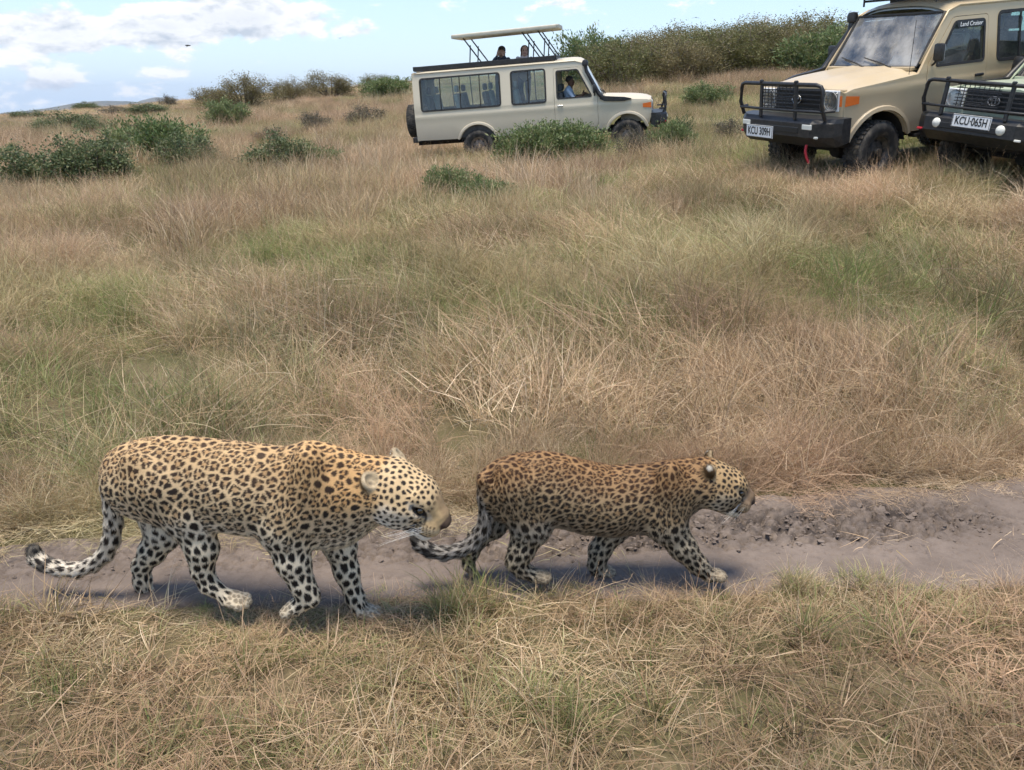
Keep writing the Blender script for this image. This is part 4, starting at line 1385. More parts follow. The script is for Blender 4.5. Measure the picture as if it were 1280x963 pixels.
def fur_mesh(me, V, NRM, cat, spec, prof, HR, HO, hs, state, count, seed):
    r = np.random.default_rng(seed)
    n = len(me.polygons)
    Q = np.empty(n * 4, np.int32); me.loops.foreach_get('vertex_index', Q); Q = Q.reshape(-1, 4)
    ar = np.empty(n, np.float32); me.polygons.foreach_get('area', ar)
    f = r.choice(n, count, p=ar / ar.sum())
    a, b = r.random(count)[:, None], r.random(count)[:, None]
    q = Q[f]

    def bil(A):
        return (A[q[:, 0]] * (1 - a) + A[q[:, 1]] * a) * (1 - b) + (A[q[:, 3]] * (1 - a) + A[q[:, 2]] * a) * b
    P = bil(V); N = bil(NRM); N /= np.linalg.norm(N, axis=1, keepdims=True) + 1e-9
    col, ln, cb = coat(cat, spec, prof, HR, HO, hs, P, N, state)
    cb = cb + .22 * r.normal(size=P.shape)
    cb = cb - N * (cb * N).sum(1)[:, None]; cb /= np.linalg.norm(cb, axis=1, keepdims=True) + 1e-9
    L = (ln * r.uniform(.6, 1.25, count))[:, None]
    lift = r.uniform(.18, .5, count)[:, None]
    mid = P + L * .5 * (cb * .9 + N * lift * 1.2); tip = P + L * (cb * 1.0 + N * lift * .75)
    side = np.cross(cb, N) * (spec['coat']['hair_w'] * r.uniform(.7, 1.2, count))[:, None]
    root = P - N * .001
    VV = np.stack([root - side, root + side, mid - side * .8, mid + side * .8, tip], 1).reshape(-1, 3)
    i = np.arange(count)[:, None] * 5
    T = np.concatenate([i + np.array((0, 1, 3)), i + np.array((0, 3, 2)), i + np.array((2, 3, 4))], 0)
    fm = np_mesh('fur', VV, T)
    jit = r.uniform(.82, 1.16, count)[:, None]
    set_color(fm, 'coat', np.repeat(np.clip(col * jit, 0, .95), 5, 0))
    fm.normals_split_custom_set_from_vertices(np.repeat(N, 5, 0))
    return fm


def vert_arrays(me):
    V = np.empty(len(me.vertices) * 3, np.float32); me.vertices.foreach_get('co', V)
    Nn = np.empty(len(me.vertices) * 3, np.float32); me.vertices.foreach_get('normal', Nn)
    return V.reshape(-1, 3).astype(float), Nn.reshape(-1, 3).astype(float)


def uv_ball(name, r, seg=16):
    bm = bmesh.new(); bmesh.ops.create_uvsphere(bm, u_segments=seg, v_segments=seg // 2 + 2, radius=r)
    me = bpy.data.meshes.new(name); bm.to_mesh(me); bm.free()
    me.polygons.foreach_set('use_smooth', np.full(len(me.polygons), True))
    return me


def make_leopard(spec):
    cat = Cat(spec['p0'], spec['yaw'], spec['voxel'])
    me, prof, HR, HO, hs, H = build_cat(cat, spec)
    V, NRM = vert_arrays(me)
    spec['tail_tip'] = cat.px(*spec['tail'][-1][:2], spec.get('tail_off', 0))[0]
    state = {}
    col, ln, cb = coat(cat, spec, prof, HR, HO, hs, V, NRM, state)
    set_color(me, 'coat', col)
    mat = MAT_FUR
    o = link(spec['name'], me, mat)
    o.location = cat.p0; o.rotation_euler = (0, 0, cat.yaw)
    tag(o, spec['label'], 'leopard')
    fm = fur_mesh(me, V, NRM, cat, spec, prof, HR, HO, hs, state, spec['hairs'], spec['seed'] + 5)
    link('fur', fm, mat, o)
    for s_ in (-1, 1):
        eb = link('eye', uv_ball('eye', .0105 * hs), MAT_EYE, o); eb.location = H((.0735, s_ * .0455, .0125))
    # whiskers: thin bent bristles, one part for each side
    r = np.random.default_rng(spec['seed'])
    for s_ in (-1, 1):
        VV, T = [], []
        for k in range(spec['head'].get('whisk', 10)):
            a = np.array((.085 + .028 * r.random(), s_ * (.046 + .002 * r.random()), -.042 + .022 * r.random()))
            d = np.array((-.35 - .5 * r.random(), s_ * (.75 + .3 * r.random()), -.55 + .35 * r.random())); d /= np.linalg.norm(d)
            Ln = r.uniform(.06, .11)
            pr = []
            for j in range(6):
                t_ = j / 5
                pr.append(a + d * Ln * t_ + np.array((-.02, 0, -.028)) * t_ * t_)
            wd = .00045
            for j, p in enumerate(pr):
                w_ = wd * (1 - .85 * j / 5); b0 = len(VV)
                for an in (0, 2.1, 4.2):
                    VV.append(H(p + np.array((w_ * math.cos(an), 0, w_ * math.sin(an)))))
                if j:
                    for m in range(3):
                        T.append((b0 - 3 + m, b0 - 3 + (m + 1) % 3, b0 + (m + 1) % 3, b0 + m))
        link('whiskers', np_mesh('whiskers', np.array(VV), np.array(T)), MAT_WHISK, o)
    return o


def m_eye():
    t = NT('leopard_eye')
    g = t.n('ShaderNodeTexCoord').outputs['Object']
    t.bsdf(Base_Color=t.mix(t.step(t.noise(60, 2, .5, g), .3, .7), (.020, .013, .006), (.05, .032, .012)), Roughness=.08, Coat_Weight=.8)
    return t.mat


MAT_FUR = m_fur(); MAT_EYE = m_eye(); MAT_WHISK = m_plain('whisker', (.82, .80, .74), .35)

ADULT = dict(
    name='leopard', label='large pale golden adult leopard walking behind the cub on the track', seed=3, scale=1.0, voxel=.0042, hairs=170000,
    p0=(-.88, 2.375), yaw=math.radians(-9),
    torso=[(131, 580, 604, .028), (140, 564, 628, .068), (158, 553, 643, .098), (185, 546, 652, .114), (215, 543, 656, .118), (245, 545, 657, .112), (285, 549, 661, .122),
           (325, 553, 668, .130), (350, 557, 675, .120), (368, 556, 682, .108), (390, 550, 687, .098), (412, 554, 689, .092), (436, 561, 683, .084), (455, 567, 670, .076), (474, 573, 655, .066), (492, 584, 640, .05)],
    neck=((428, 622), .088),
    tail=[(140, 590, .034), (139, 610, .031), (141, 632, .029), (142, 654, .028), (139, 676, .027), (131, 694, .026), (117, 706, .025), (97, 713, .025), (75, 711, .025),
          (57, 706, .0255), (46, 699, .026), (42, 690, .024)],
    tail_off=-.01,
    limbs=[
        dict(off=-.070, pts=[(184, 606, .094), (238, 650, .080), (252, 685, .054), (253, 713, .035), (261, 731, .029), (285, 748, .025)], paw=(1, 0, -.10), sy=.66),      # near hind
        dict(off=.068, pts=[(184, 612, .090), (203, 668, .058), (190, 690, .044), (177, 708, .031), (178, 726, .029), (182, 744, .026)], paw=(1, 0, -.22), sy=.70),        # far hind
        dict(off=-.078, pts=[(386, 612, .088), (356, 662, .084), (366, 702, .056), (378, 731, .038), (386, 746, .033), (374, 757, .027)], paw=(-.9, 0, -.42), sy=.66, paw_size=.92),     # near fore, wrist folded
        dict(off=.060, pts=[(410, 625, .080), (424, 680, .056), (433, 714, .041), (444, 748, .030), (450, 764, .027)], paw=(1, 0, -.10), sy=.8)],       # far fore
    muscles=[(196, 610, -.078, (.095, .050, .085), .028), (226, 640, -.080, (.070, .040, .055), .022), (196, 610, .078, (.095, .050, .085), .03), (384, 598, -.082, (.050, .034, .095), .020),
             (366, 646, -.088, (.062, .036, .060), .020), (400, 634, -.080, (.045, .034, .065), .020), (384, 598, .080, (.050, .034, .095), .03), (386, 578, -.048, (.050, .024, .062), .030), (386, 574, .048, (.050, .024, .062), .030),
             (172, 578, -.070, (.050, .030, .040), .035), (300, 650, -.060, (.12, .050, .040), .03)],
    head=dict(at=(501, 613), yaw=math.radians(-6), pitch=math.radians(28), size=1.22, roll=math.radians(2), ear_turn=42, ear_back=-62, ear_r=.0215, muzzle=.97,
              ears=((-.056, .050, .054), (-.074, -.062, .016))),
    coat=dict(flank=(.62, .455, .265), back=(.57, .38, .19), gold=(.60, .365, .16), gold_x=(.05, .40), belly=(.84, .76, .62), leg=(.80, .68, .49), tail=(.74, .65, .52),
              head=(.60, .44, .25), muzzle=(.46, .32, .165), white=(.80, .75, .66), nose=(.055, .034, .028), dark=(.022, .016, .013), dark_back=(.055, .030, .016),
              neck_x=(.16, .40), rosette=.0405, leg_sp=.0295, paw_sp=.016, head_sp=.0172, tail_sp=.030, ring_in=.36, ring_out=.86, spot_out=.69, hair=.0068, hair_w=.00055))
CUB = dict(ADULT)
CUB.update(
    name='leopard_cub', label='smaller dark rusty leopard cub walking ahead on the track', seed=11, scale=.84, voxel=.0042, hairs=170000,
    p0=(.36, 2.57), yaw=math.radians(2),
    torso=[(598, 596, 616, .026), (606, 584, 638, .062), (622, 573, 650, .088), (645, 566, 656, .102), (675, 563, 657, .102), (700, 566, 659, .102), (730, 574, 667, .110), (765, 581, 670, .112),
           (795, 580, 667, .100), (815, 578, 667, .090), (838, 576, 664, .084), (852, 574, 653, .078), (866, 572, 641, .070), (880, 574, 630, .055), (892, 580, 622, .04)],
    neck=((840, 608), .076),
    tail=[(606, 600, .028), (607, 622, .026), (609, 644, .025), (604, 664, .024), (592, 679, .024), (575, 688, .023), (556, 692, .023), (538, 689, .022), (526, 682, .022), (520, 675, .018)],
    tail_off=-.03,
    limbs=[
        dict(off=-.062, pts=[(642, 612, .082), (664, 658, .068), (652, 688, .044), (645, 702, .034), (652, 712, .028), (666, 719, .024)], paw=(1, 0, -.12), sy=.68),
        dict(off=.055, pts=[(636, 615, .075), (616, 656, .048), (598, 672, .036), (588, 690, .029), (585, 704, .024)], paw=(.42, 0, -.9), sy=.74, paw_size=.85),
        dict(off=-.066, pts=[(838, 615, .078), (834, 656, .066), (853, 684, .046), (872, 706, .033), (885, 718, .025)], paw=(1, 0, -.06), sy=.70),
        dict(off=.055, pts=[(822, 620, .068), (768, 662, .048), (750, 688, .039), (746, 706, .031), (748, 712, .026)], paw=(1, 0, -.22), sy=.78)],
    muscles=[(648, 612, -.068, (.080, .042, .070), .024), (670, 645, -.066, (.055, .034, .045), .018), (648, 612, .068, (.080, .042, .070), .03), (836, 606, -.068, (.042, .030, .080), .018), (824, 645, -.072, (.050, .030, .050), .018),
             (850, 632, -.066, (.036, .028, .052), .018), (836, 606, .066, (.042, .030, .080), .03), (838, 594, -.042, (.042, .022, .050), .028), (634, 590, -.058, (.042, .026, .035), .03)],
    head=dict(at=(896, 603), yaw=math.radians(2), pitch=math.radians(26), size=1.03, muzzle=1.0, roll=0, ear_turn=-28, ear_back=-25, ear_r=.023,
              ears=((-.046, .050, .058), (-.072, -.056, .044))),
    coat=dict(flank=(.43, .30, .165), back=(.36, .205, .090), gold=(.38, .22, .095), gold_x=(.18, .42), belly=(.40, .36, .30), leg=(.54, .44, .30), tail=(.42, .38, .33),
              head=(.42, .29, .15), muzzle=(.30, .20, .12), white=(.50, .43, .33), nose=(.04, .028, .025), dark=(.020, .015, .012), dark_back=(.050, .022, .010),
              neck_x=(.18, .40), ring_in=.32, rosette=.035, leg_sp=.025, paw_sp=.016, head_sp=.0165, tail_sp=.025, ring_out=.87, spot_out=.72, hair=.0085, hair_w=.0006))
make_leopard(ADULT)
make_leopard(CUB)
# ------------------------------------------------------------------ people
def skin_person(name, label, bones, cols, hair_fn, loc, rot, voxel=.010, hairs=None, hair_mat=None):
    """one continuous body from blended tapered limbs; bones: (a, b, ra, rb, k, colour key)"""
    A = np.array([b[0] for b in bones] + [b[1] for b in bones]); m = max(max(b[2], b[3]) for b in bones)
    fd = Field(A.min(0) - m - .03, A.max(0) + m + .03, voxel)
    for (a, b, ra, rb, k, key) in bones:
        a, b = np.array(a, float), np.array(b, float); r = max(ra, rb) * 1.5
        sy = 1.45 if key == 'shirt_body' else 1.0
        fd.add(cone_fn(a, b, ra, rb, sy), np.minimum(a, b) - r, np.maximum(a, b) + r, k)
    V, Q = fd.mesh(); me = np_mesh(name, V, Q)
    best = np.full(len(V), 9.0); col = np.zeros((len(V), 3))
    for (a, b, ra, rb, k, key) in bones:
        d = cone_fn(a, b, ra, rb, 1.45 if key == 'shirt_body' else 1.0)(V.astype(np.float32)); w = d < best
        best = np.where(w, d, best); col[w] = cols[key]
    set_color(me, 'coat', col)
    o = link(name, me, MAT_PERSON)
    o.location = loc; o.rotation_euler = rot
    tag(o, label, 'person', 'people in the beige truck')
    if hair_fn:
        fh = Field(np.array(hair_fn[0]), np.array(hair_fn[1]), .009)
        for (c, r) in hair_fn[2]: fh.add(ell_fn(c, r), np.array(c) - max(r), np.array(c) + max(r), .03)
        for (c, r) in hair_fn[3]: fh.add(ell_fn(c, r), np.array(c) - max(r), np.array(c) + max(r), .02, 'cut')
        V, Q = fh.mesh(); h = link(hair_fn[4], np_mesh(hair_fn[4], V, Q), hair_fn[5], o)
    return o


def m_person():
    t = NT('skin_and_cloth'); t.bsdf(Base_Color=t.attr('coat'), Roughness=.75, Specular_IOR_Level=.25); return t.mat


MAT_PERSON = m_person()
HAIR_DARK = m_noisy('dark_hair', (.012, .010, .010), (.03, .024, .02), 40, .6)
HAIR_BROWN = m_noisy('brown_hair', (.09, .045, .025), (.15, .08, .045), 40, .6)


def head_bones(z, skin='skin', x=0.0, dx=.0):
    """head facing +x, chin near z; eyes are set by small dark dents"""
    return [((x, 0, z - .10), (x + .01, 0, z + .02), .055, .055, .02, skin),
            ((x + .02, 0, z + .05), (x + .0, 0, z + .135), .076, .092, .03, skin),
            ((x + .04, 0, z + .02), (x + .055, 0, z + .03), .045, .045, .03, skin),
            ((x + .085, 0, z + .105), (x + .108, 0, z + .068), .012, .017, .012, skin),
            ((x + .088, -.035, z + .108), (x + .088, -.033, z + .108), .011, .011, .004, 'eye'), ((x + .088, .035, z + .108), (x + .088, .033, z + .108), .011, .011, .004, 'eye'),
            ((x + .092, -.02, z + .036), (x + .092, .02, z + .036), .009, .009, .004, 'lip'),
            ((x - .01, -.09, z + .09), (x - .005, -.096, z + .07), .016, .012, .008, skin), ((x - .01, .09, z + .09), (x - .005, .096, z + .07), .016, .012, .008, skin)]


def hand(w, d, up, skin='skin', curl=.5):
    """palm and five fingers from wrist w along d, palm normal -up"""
    w, d, up = (np.array(v, float) for v in (w, d, up)); d /= np.linalg.norm(d); s = np.cross(d, up); s /= np.linalg.norm(s); up = np.cross(s, d)
    B = [(w, w + d * .07, .030, .036, .015, skin)]
    for k, (o, l) in enumerate(((-.030, .060), (-.010, .075), (.012, .078), (.032, .068))):
        a = w + d * .075 + s * o; m = a + d * l * .5 - up * l * .25 * curl; e = m + d * l * .35 - up * l * .5 * curl
        B += [(a, m, .0105, .010, .006, skin), (m, e, .010, .008, .006, skin)]
    a = w + d * .03 - s * .035; m = a - s * .03 + d * .03; B += [(a, m, .013, .011, .008, skin), (m, m + d * .03 - up * .01, .011, .009, .006, skin)]
    return B


def stander(raise_arms):
    """standing figure, feet at z = 0, facing +x, about 1.66 m tall"""
    B = []
    for s in (-1, 1):
        B += [((0, s * .09, .88), (.01, s * .10, .48), .085, .062, .03, 'trousers'), ((.01, s * .10, .48), (-.02, s * .10, .09), .058, .040, .02, 'trousers'), ((-.04, s * .10, .045), (.14, s * .11, .035), .042, .034, .02, 'shoe')]
    B += [((0, 0, .90), (.0, 0, 1.05), .115, .105, .04, 'shirt_body'), ((0, 0, 1.05), (-.01, 0, 1.28), .105, .118, .04, 'shirt_body'), ((-.01, 0, 1.28), (-.01, 0, 1.37), .11, .07, .04, 'shirt_body')]
    for s in (-1, 1):
        sh = (-.01, s * .175, 1.34)
        if raise_arms:
            el, wr = (.13, s * .25, 1.20), (.17, s * .085, 1.42)
            B += [(sh, el, .055, .044, .03, 'shirt'), (el, wr, .042, .030, .02, 'shirt')] + hand(wr, (.1, -s * .35, .8), (-1, 0, .1), curl=.9)
        else:
            el, wr = (.03, s * .24, 1.07), (.25, s * .20, 1.10)
            B += [(sh, el, .055, .044, .03, 'shirt'), (el, wr, .042, .030, .02, 'shirt')] + hand(wr, (1, -s * .2, -.05), (0, 0, 1), curl=.8)
    return B + head_bones(1.43)


def seated():
    B = []
    for s in (-1, 1):
        B += [((-.02, s * .09, .09), (.42, s * .13, .11), .085, .062, .03, 'trousers'), ((.42, s * .13, .11), (.50, s * .13, -.28), .058, .042, .02, 'trousers'), ((.46, s * .13, -.31), (.64, s * .14, -.33), .042, .034, .02, 'shoe')]
    B += [((0, 0, .10), (-.02, 0, .28), .125, .115, .04, 'shirt_body'), ((-.02, 0, .28), (-.05, 0, .52), .115, .12, .04, 'shirt_body'), ((-.05, 0, .52), (-.04, 0, .61), .11, .07, .04, 'shirt_body')]
    for s in (-1, 1):
        sh = (-.05, s * .18, .57); el, wr = (.10, s * .24, .36), (.30, s * .17, .42)
        B += [(sh, el, .058, .046, .03, 'shirt'), (el, wr, .042, .030, .02, 'skin')] + hand(wr, (.7, 0, .5), (-.3, 0, 1), curl=1.1)
    return B + head_bones(.68, x=.0)


def in_truck(M, p): return M @ Vector(p)


def build_people():
    sk = (.42, .25, .17)
    ra = M_A.to_euler()
    base = dict(eye=(.02, .015, .012), lip=(.30, .13, .11), shoe=(.05, .045, .04), trousers=(.10, .10, .11))
    c1 = dict(base, skin=sk, shirt=(.05, .055, .07), shirt_body=(.05, .055, .07))
    hz = 1.43
    cap = ([-.16, -.16, hz - .1], [.22, .16, hz + .3], [((-.012, 0, hz + .142), (.108, .102, .10)), ((.10, 0, hz + .165), (.085, .075, .018)), ((-.06, 0, hz + .03), (.06, .085, .10))],
           [((.10, 0, hz + .05), (.085, .12, .085))], 'cap', HAIR_DARK)
    p = in_truck(M_A, (-3.28, -.10, 1.14))
    skin_person('person', 'person in dark cap and dark top looking through raised hands from the roof hatch', stander(True), c1, cap, p, (0, 0, math.radians(-100)))
    c2 = dict(base, skin=(.50, .30, .22), shirt=(.55, .45, .42), shirt_body=(.55, .45, .42))
    hair = ([-.18, -.17, hz - .28], [.16, .17, hz + .28], [((-.02, 0, hz + .125), (.108, .110, .115)), ((-.045, 0, hz - .02), (.075, .105, .16))],
            [((.105, 0, hz + .055), (.085, .078, .105))], 'long_hair', HAIR_BROWN)
    p = in_truck(M_A, (-2.68, -.12, 1.11))
    skin_person('person', 'person with long brown hair standing in the roof hatch facing the camera', stander(False), c2, hair, p, (0, 0, math.radians(-88)))
    c3 = dict(base, skin=(.14, .075, .045), shirt=(.36, .45, .55), shirt_body=(.36, .45, .55))
    hair = ([-.15, -.15, .70], [.15, .15, 1.0], [((-.015, 0, .83), (.100, .098, .088))], [((.10, 0, .75), (.09, .12, .09))], 'short_hair', HAIR_DARK)
    p = in_truck(M_A, (-1.42, -.40, 1.03))
    skin_person('person', 'driver in pale blue shirt seated at the wheel of the beige truck', seated(), c3, hair, p, ra)


build_people()


# ------------------------------------------------------------------ shrubs
def m_leaf(name, a, b, c, young=.0):
    t = NT(name)
    bl = t.sepc(t.attr('lf'))
    oi = t.n('ShaderNodeObjectInfo').outputs['Random']
    col = t.mix(bl[0], a, b); col = t.mix(t.step(bl[1], .70, .95), col, c)
    col = t.mix(t.math('MULTIPLY', oi, .45), col, t.mix(.5, b, c))
    d = t.n('ShaderNodeBsdfPrincipled'); t.l(col, d.inputs['Base Color']); d.inputs['Roughness'].default_value = .5; d.inputs['Specular IOR Level'].default_value = .3
    tr = t.n('ShaderNodeBsdfTranslucent'); t.l(col, tr.inputs[0])
    mx = t.n('ShaderNodeMixShader'); mx.inputs[0].default_value = .25
    t.l(d.outputs[0], mx.inputs[1]); t.l(tr.outputs[0], mx.inputs[2]); t.l(mx.outputs[0], t.out.inputs[0])
    return t.mat


LEAF = dict(green=m_leaf('fresh_green_leaf', (.085, .135, .042), (.180, .235, .090), (.31, .31, .15)), dark=m_leaf('dark_green_leaf', (.062, .092, .038), (.135, .175, .075), (.26, .25, .12)),
            brown=m_leaf('olive_brown_leaf', (.140, .125, .050), (.215, .185, .080), (.26, .20, .10)), grey=m_leaf('grey_twiggy_leaf', (.075, .072, .050), (.13, .12, .08), (.18, .15, .10)),
            olive=m_leaf('olive_green_leaf', (.110, .120, .040), (.180, .180, .066), (.23, .20, .09)))
BARK = m_noisy('twig_bark', (.10, .075, .055), (.19, .15, .11), 18, .9)


def shrub_meshes(seed, leaf, n_leaf, upright=.3, wide=1.0, narrow=1.0):
    """a shrub about 1 m tall and 1 m across: stems fan out from the ground and carry leaf sprays; returns foliage and stem meshes"""
    r = np.random.default_rng(seed)
    ns = 26
    tips = []; bm = bmesh.new()
    for k in range(ns):
        a = r.uniform(0, 2 * math.pi); sp = math.sqrt(r.random())
        h = r.uniform(.55, 1.05) * (1 - .42 * sp ** 2); e = np.array((math.cos(a) * sp * .52 * wide, math.sin(a) * sp * .52 * wide, h))
        b = np.array((math.cos(a) * .06, math.sin(a) * .06, -.03)); m = b * .55 + e * .45 + np.array((0, 0, .10))
        add_tube(bm, [b, m, e * .96 + r.normal(0, .02, 3)], [.014, .009, .003], 5); tips.append((m, e))
        for _ in range(4):
            t = r.uniform(.35, 1); c = m + (e - m) * t; q = c + r.normal(0, .13, 3) + np.array((0, 0, .05)); add_tube(bm, [c, (c + q) / 2 + r.normal(0, .01, 3), q], [.006, .004, .002], 4); tips.append((c, q))
    stems = bm_mesh('stems', bm, True)
    T0 = np.array([t[0] for t in tips]); T1 = np.array([t[1] for t in tips])
    i = r.integers(0, len(tips), n_leaf); t = r.beta(2.2, 1.1, n_leaf)[:, None]
    c = T0[i] + (T1[i] - T0[i]) * t + r.normal(0, .055, (n_leaf, 3))
    lowp = r.random(n_leaf) < .34; c[lowp, 2] *= r.uniform(.05, .9, lowp.sum()); c[lowp, :2] *= 1.05
    c[:, 2] = np.maximum(c[:, 2], .03)
    out = c * np.array((1, 1, .6)); out /= np.linalg.norm(out, axis=1, keepdims=True) + 1e-6
    d = out * .5 + np.array((0, 0, upright)) + r.normal(0, .55, c.shape); d /= np.linalg.norm(d, axis=1, keepdims=True)
    s = np.cross(d, r.normal(0, 1, c.shape)); s /= np.linalg.norm(s, axis=1, keepdims=True) + 1e-9
    L = (leaf * r.uniform(.6, 1.3, n_leaf))[:, None]; W = L * .30 * narrow
    nrm = np.cross(d, s)
    V = np.stack([c, c + d * L * .45 + s * W + nrm * L * .06, c + d * L, c + d * L * .45 - s * W + nrm * L * .06], 1).reshape(-1, 3)
    me = np_mesh('foliage', V, np.arange(n_leaf * 4).reshape(-1, 4), smooth=False)
    br = np.random.default_rng(seed + 1).random(len(tips))[i]
    set_color(me, 'lf', np.repeat(np.column_stack([np.clip(.55 * br + .45 * r.random(n_leaf), 0, 1), r.random(n_leaf), t[:, 0]]), 4, 0))
    return me, stems


def stock(n, seed, mat, **kw):
    out = []
    for k in range(n):
        f, s = shrub_meshes(seed + k * 10, **kw); f.materials.append(LEAF[mat]); s.materials.append(BARK); out.append((f, s))
    return out


SHRUBS = dict(green=stock(2, 100, 'green', leaf=.070, n_leaf=9000, upright=.75, narrow=.55), dark=stock(3, 200, 'dark', leaf=.046, n_leaf=9500, wide=1.1),
              brown=stock(3, 300, 'brown', leaf=.024, n_leaf=17000, wide=1.05), grey=stock(2, 400, 'grey', leaf=.040, n_leaf=4000), olive=stock(3, 500, 'olive', leaf=.025, n_leaf=17000, wide=1.05))
_prs = np.random.default_rng(77)


def shrub(kind, p, w, h, label, group=None, name='shrub', depth=None):
    f, s = SHRUBS[kind][_prs.integers(len(SHRUBS[kind]))]
    e = empty(name, (p[0], p[1], p[2] - .02), (0, 0, _prs.uniform(0, 6.28)))
    e.scale = (w, (depth or w), h)
    for nm, me in (('foliage', f), ('stems', s)):
        o = bpy.data.objects.new(nm, me); COL.objects.link(o); o.parent = e
    tag(e, label, 'shrub', group)
    return e


def shrub_px(kind, u, v, wpx, hpx, label, dist=None, **kw):
    """u, v = foot of the shrub in the photograph, wpx x hpx = its size there"""
    if dist is None:
        p = px_ground(u, v)
    else:
        p = ray_at(u, v, dist); p[2] = float(ground_z(p[0], p[1]))
    s = 1.0 / FPX * p[1] / px_dir(u, v)[1]
    return shrub(kind, p, wpx * s * .95, hpx * s * kw.pop('tall', 1.14), label, **kw)


def build_shrubs():
    S = shrub_px
    G1 = 'low green shrubs on the left'
    S('dark', 62, 244, 100, 56, 'broad dark green shrub near the left edge, left half of the biggest clump', 17.0, group=G1)
    S('dark', 122, 240, 90, 54, 'broad dark green shrub, right half of the biggest clump near the left edge', 17.6, group=G1)
    S('dark', 20, 246, 60, 36, 'low dark green shrub cut by the left edge below the biggest clump', 16.6, group=G1)
    S('green', 205, 208, 95, 56, 'tall pale green shrub right behind the biggest dark clump on the left', 21.5, group=G1)
    S('dark', 238, 212, 72, 40, 'dark green shrub in front of the pale green one, left of centre', 20.5, group=G1)
    S('green', 170, 186, 70, 34, 'small pale green shrub left of the tall pale green one', 26, group=G1)
    S('dark', 350, 226, 74, 44, 'rounded dark green shrub standing alone left of the beige truck', 18.4, group=G1)
    S('green', 402, 222, 60, 34, 'loose light green shrub touching the right side of the rounded dark one', 19.0, group=G1)
    S('green', 290, 160, 52, 28, 'bright green shrub at the foot of the tall brown bush', 40, group=G1)
    S('dark', 85, 170, 64, 24, 'flat dark shrub in the grass above the biggest clump', 42, group=G1)
    S('dark', 124, 174, 44, 24, 'flat dark shrub, right of its flat twin on the left slope', 38, group=G1)
    S('green', 6, 190, 44, 24, 'green shrub cut by the left edge, above the biggest clump', 28, group=G1)
    S('dark', 112, 146, 34, 9, 'small dark shrub far up the left slope', 95, group=G1)
    S('grey', 212, 146, 26, 13, 'thin grey shrub left of the tall brown bush', 75, group=G1)
    S('grey', 392, 168, 44, 24, 'grey twiggy shrub in the grass below the brown bushes, left one of two', 34, group=G1)
    S('grey', 458, 163, 54, 24, 'grey twiggy shrub in the grass, right one of two', 36, group=G1)
    G2 = 'bushes on the left skyline'
    S('brown', 310, 146, 84, 34, 'tallest brown bush on the left skyline', 58, group=G2)
    S('brown', 268, 148, 54, 24, 'low brown bush sloping off the left of the tallest one', 60, group=G2)
    S('brown', 362, 142, 56, 26, 'brown bush between the tallest one and the skyline pair', 62, group=G2)
    S('brown', 416, 136, 70, 27, 'rounded brown bush left of the green bush on the skyline', 64, group=G2)
    S('olive', 470, 128, 44, 20, 'dark olive bush on the skyline left of the truck', 72, group=G2)
    S('green', 492, 140, 66, 22, 'bright green bush beside the back of the beige truck', 55, group=G2)
    G3 = 'green bushes by the trucks'
    S('green', 668, 214, 84, 48, 'large fresh green bush in front of the beige truck, left half', 17.6, group=G3)
    S('green', 714, 210, 76, 44, 'large fresh green bush in front of the beige truck, right half', 18.0, group=G3)
    S('green', 840, 206, 52, 38, 'green bush in front of the nose of the beige truck', 16.8, group=G3)
    S('dark', 850, 190, 30, 40, 'small dark green bush beside the bumper of the beige truck', 17.4, group=G3)
    S('grey', 790, 206, 46, 40, 'dry twiggy bush between the two green bushes by the beige truck', 16.6, group=G3)
    S('green', 880, 133, 54, 25, 'round green bush on the slope between the trucks', 33, group=G3)
    S('grey', 912, 160, 44, 26, 'grey-green low bush left of the tan truck', 20, group=G3)
    S('green', 560, 262, 60, 36, 'low soft green bush in the grass below the beige truck, left one', 12.6, group=G3)
    S('grey', 150, 160, 40, 11, 'pale twiggy shrub in the grass between the flat dark shrubs and the skyline', 60, group=G1)
    S('dark', 190, 158, 46, 12, 'dark shrub on the left slope below the thin grey shrub', 58, group=G1)
    S('dark', 40, 162, 40, 10, 'small dark shrub on the far left slope', 62, group=G1)
    S('grey', 340, 176, 40, 20, 'twiggy grey shrub above the rounded dark green shrub', 30, group=G1)
    S('green', 612, 276, 70, 36, 'low soft green bush in the grass below the beige truck, right one', 11.9, group=G3)
    # thicket on the hill behind the trucks
    GT = 'thicket on the hill'
    front = [(742, 134, 64, 62, 'green', 'bright green bush at the left end of the thicket, against the beige truck'), (775, 130, 78, 62, 'olive', 'olive bush second from the left end in the front of the thicket'),
             (815, 122, 82, 60, 'brown', 'brown bush third from the left end in the front of the thicket'), (856, 116, 80, 60, 'brown', 'brown bush right of the third one in the front of the thicket'),
             (898, 110, 82, 56, 'olive', 'olive bush in the front of the thicket, above the bare slope between the trucks'), (938, 106, 80, 56, 'olive', 'olive bush in the front of the thicket, above the bull bar of the tan truck'),
             (978, 102, 82, 58, 'brown', 'brown bush in the front of the thicket, above the bonnet of the tan truck'), (1018, 99, 78, 58, 'green', 'greener bush in the front of the thicket, beside the snorkel of the tan truck'),
             (1056, 96, 82, 56, 'olive', 'olive bush in the front of the thicket, partly hidden by the snorkel'), (1098, 92, 80, 52, 'brown', 'brown bush in the front of the thicket behind the tan truck')]
    for u, v, w, h, k, lab in front:
        S(k, u, v, w * 1.25, h, lab, 46 + _prs.uniform(-2, 2), group=GT, name='thicket_bush', tall=1.0 + _prs.uniform(-.1, .15))
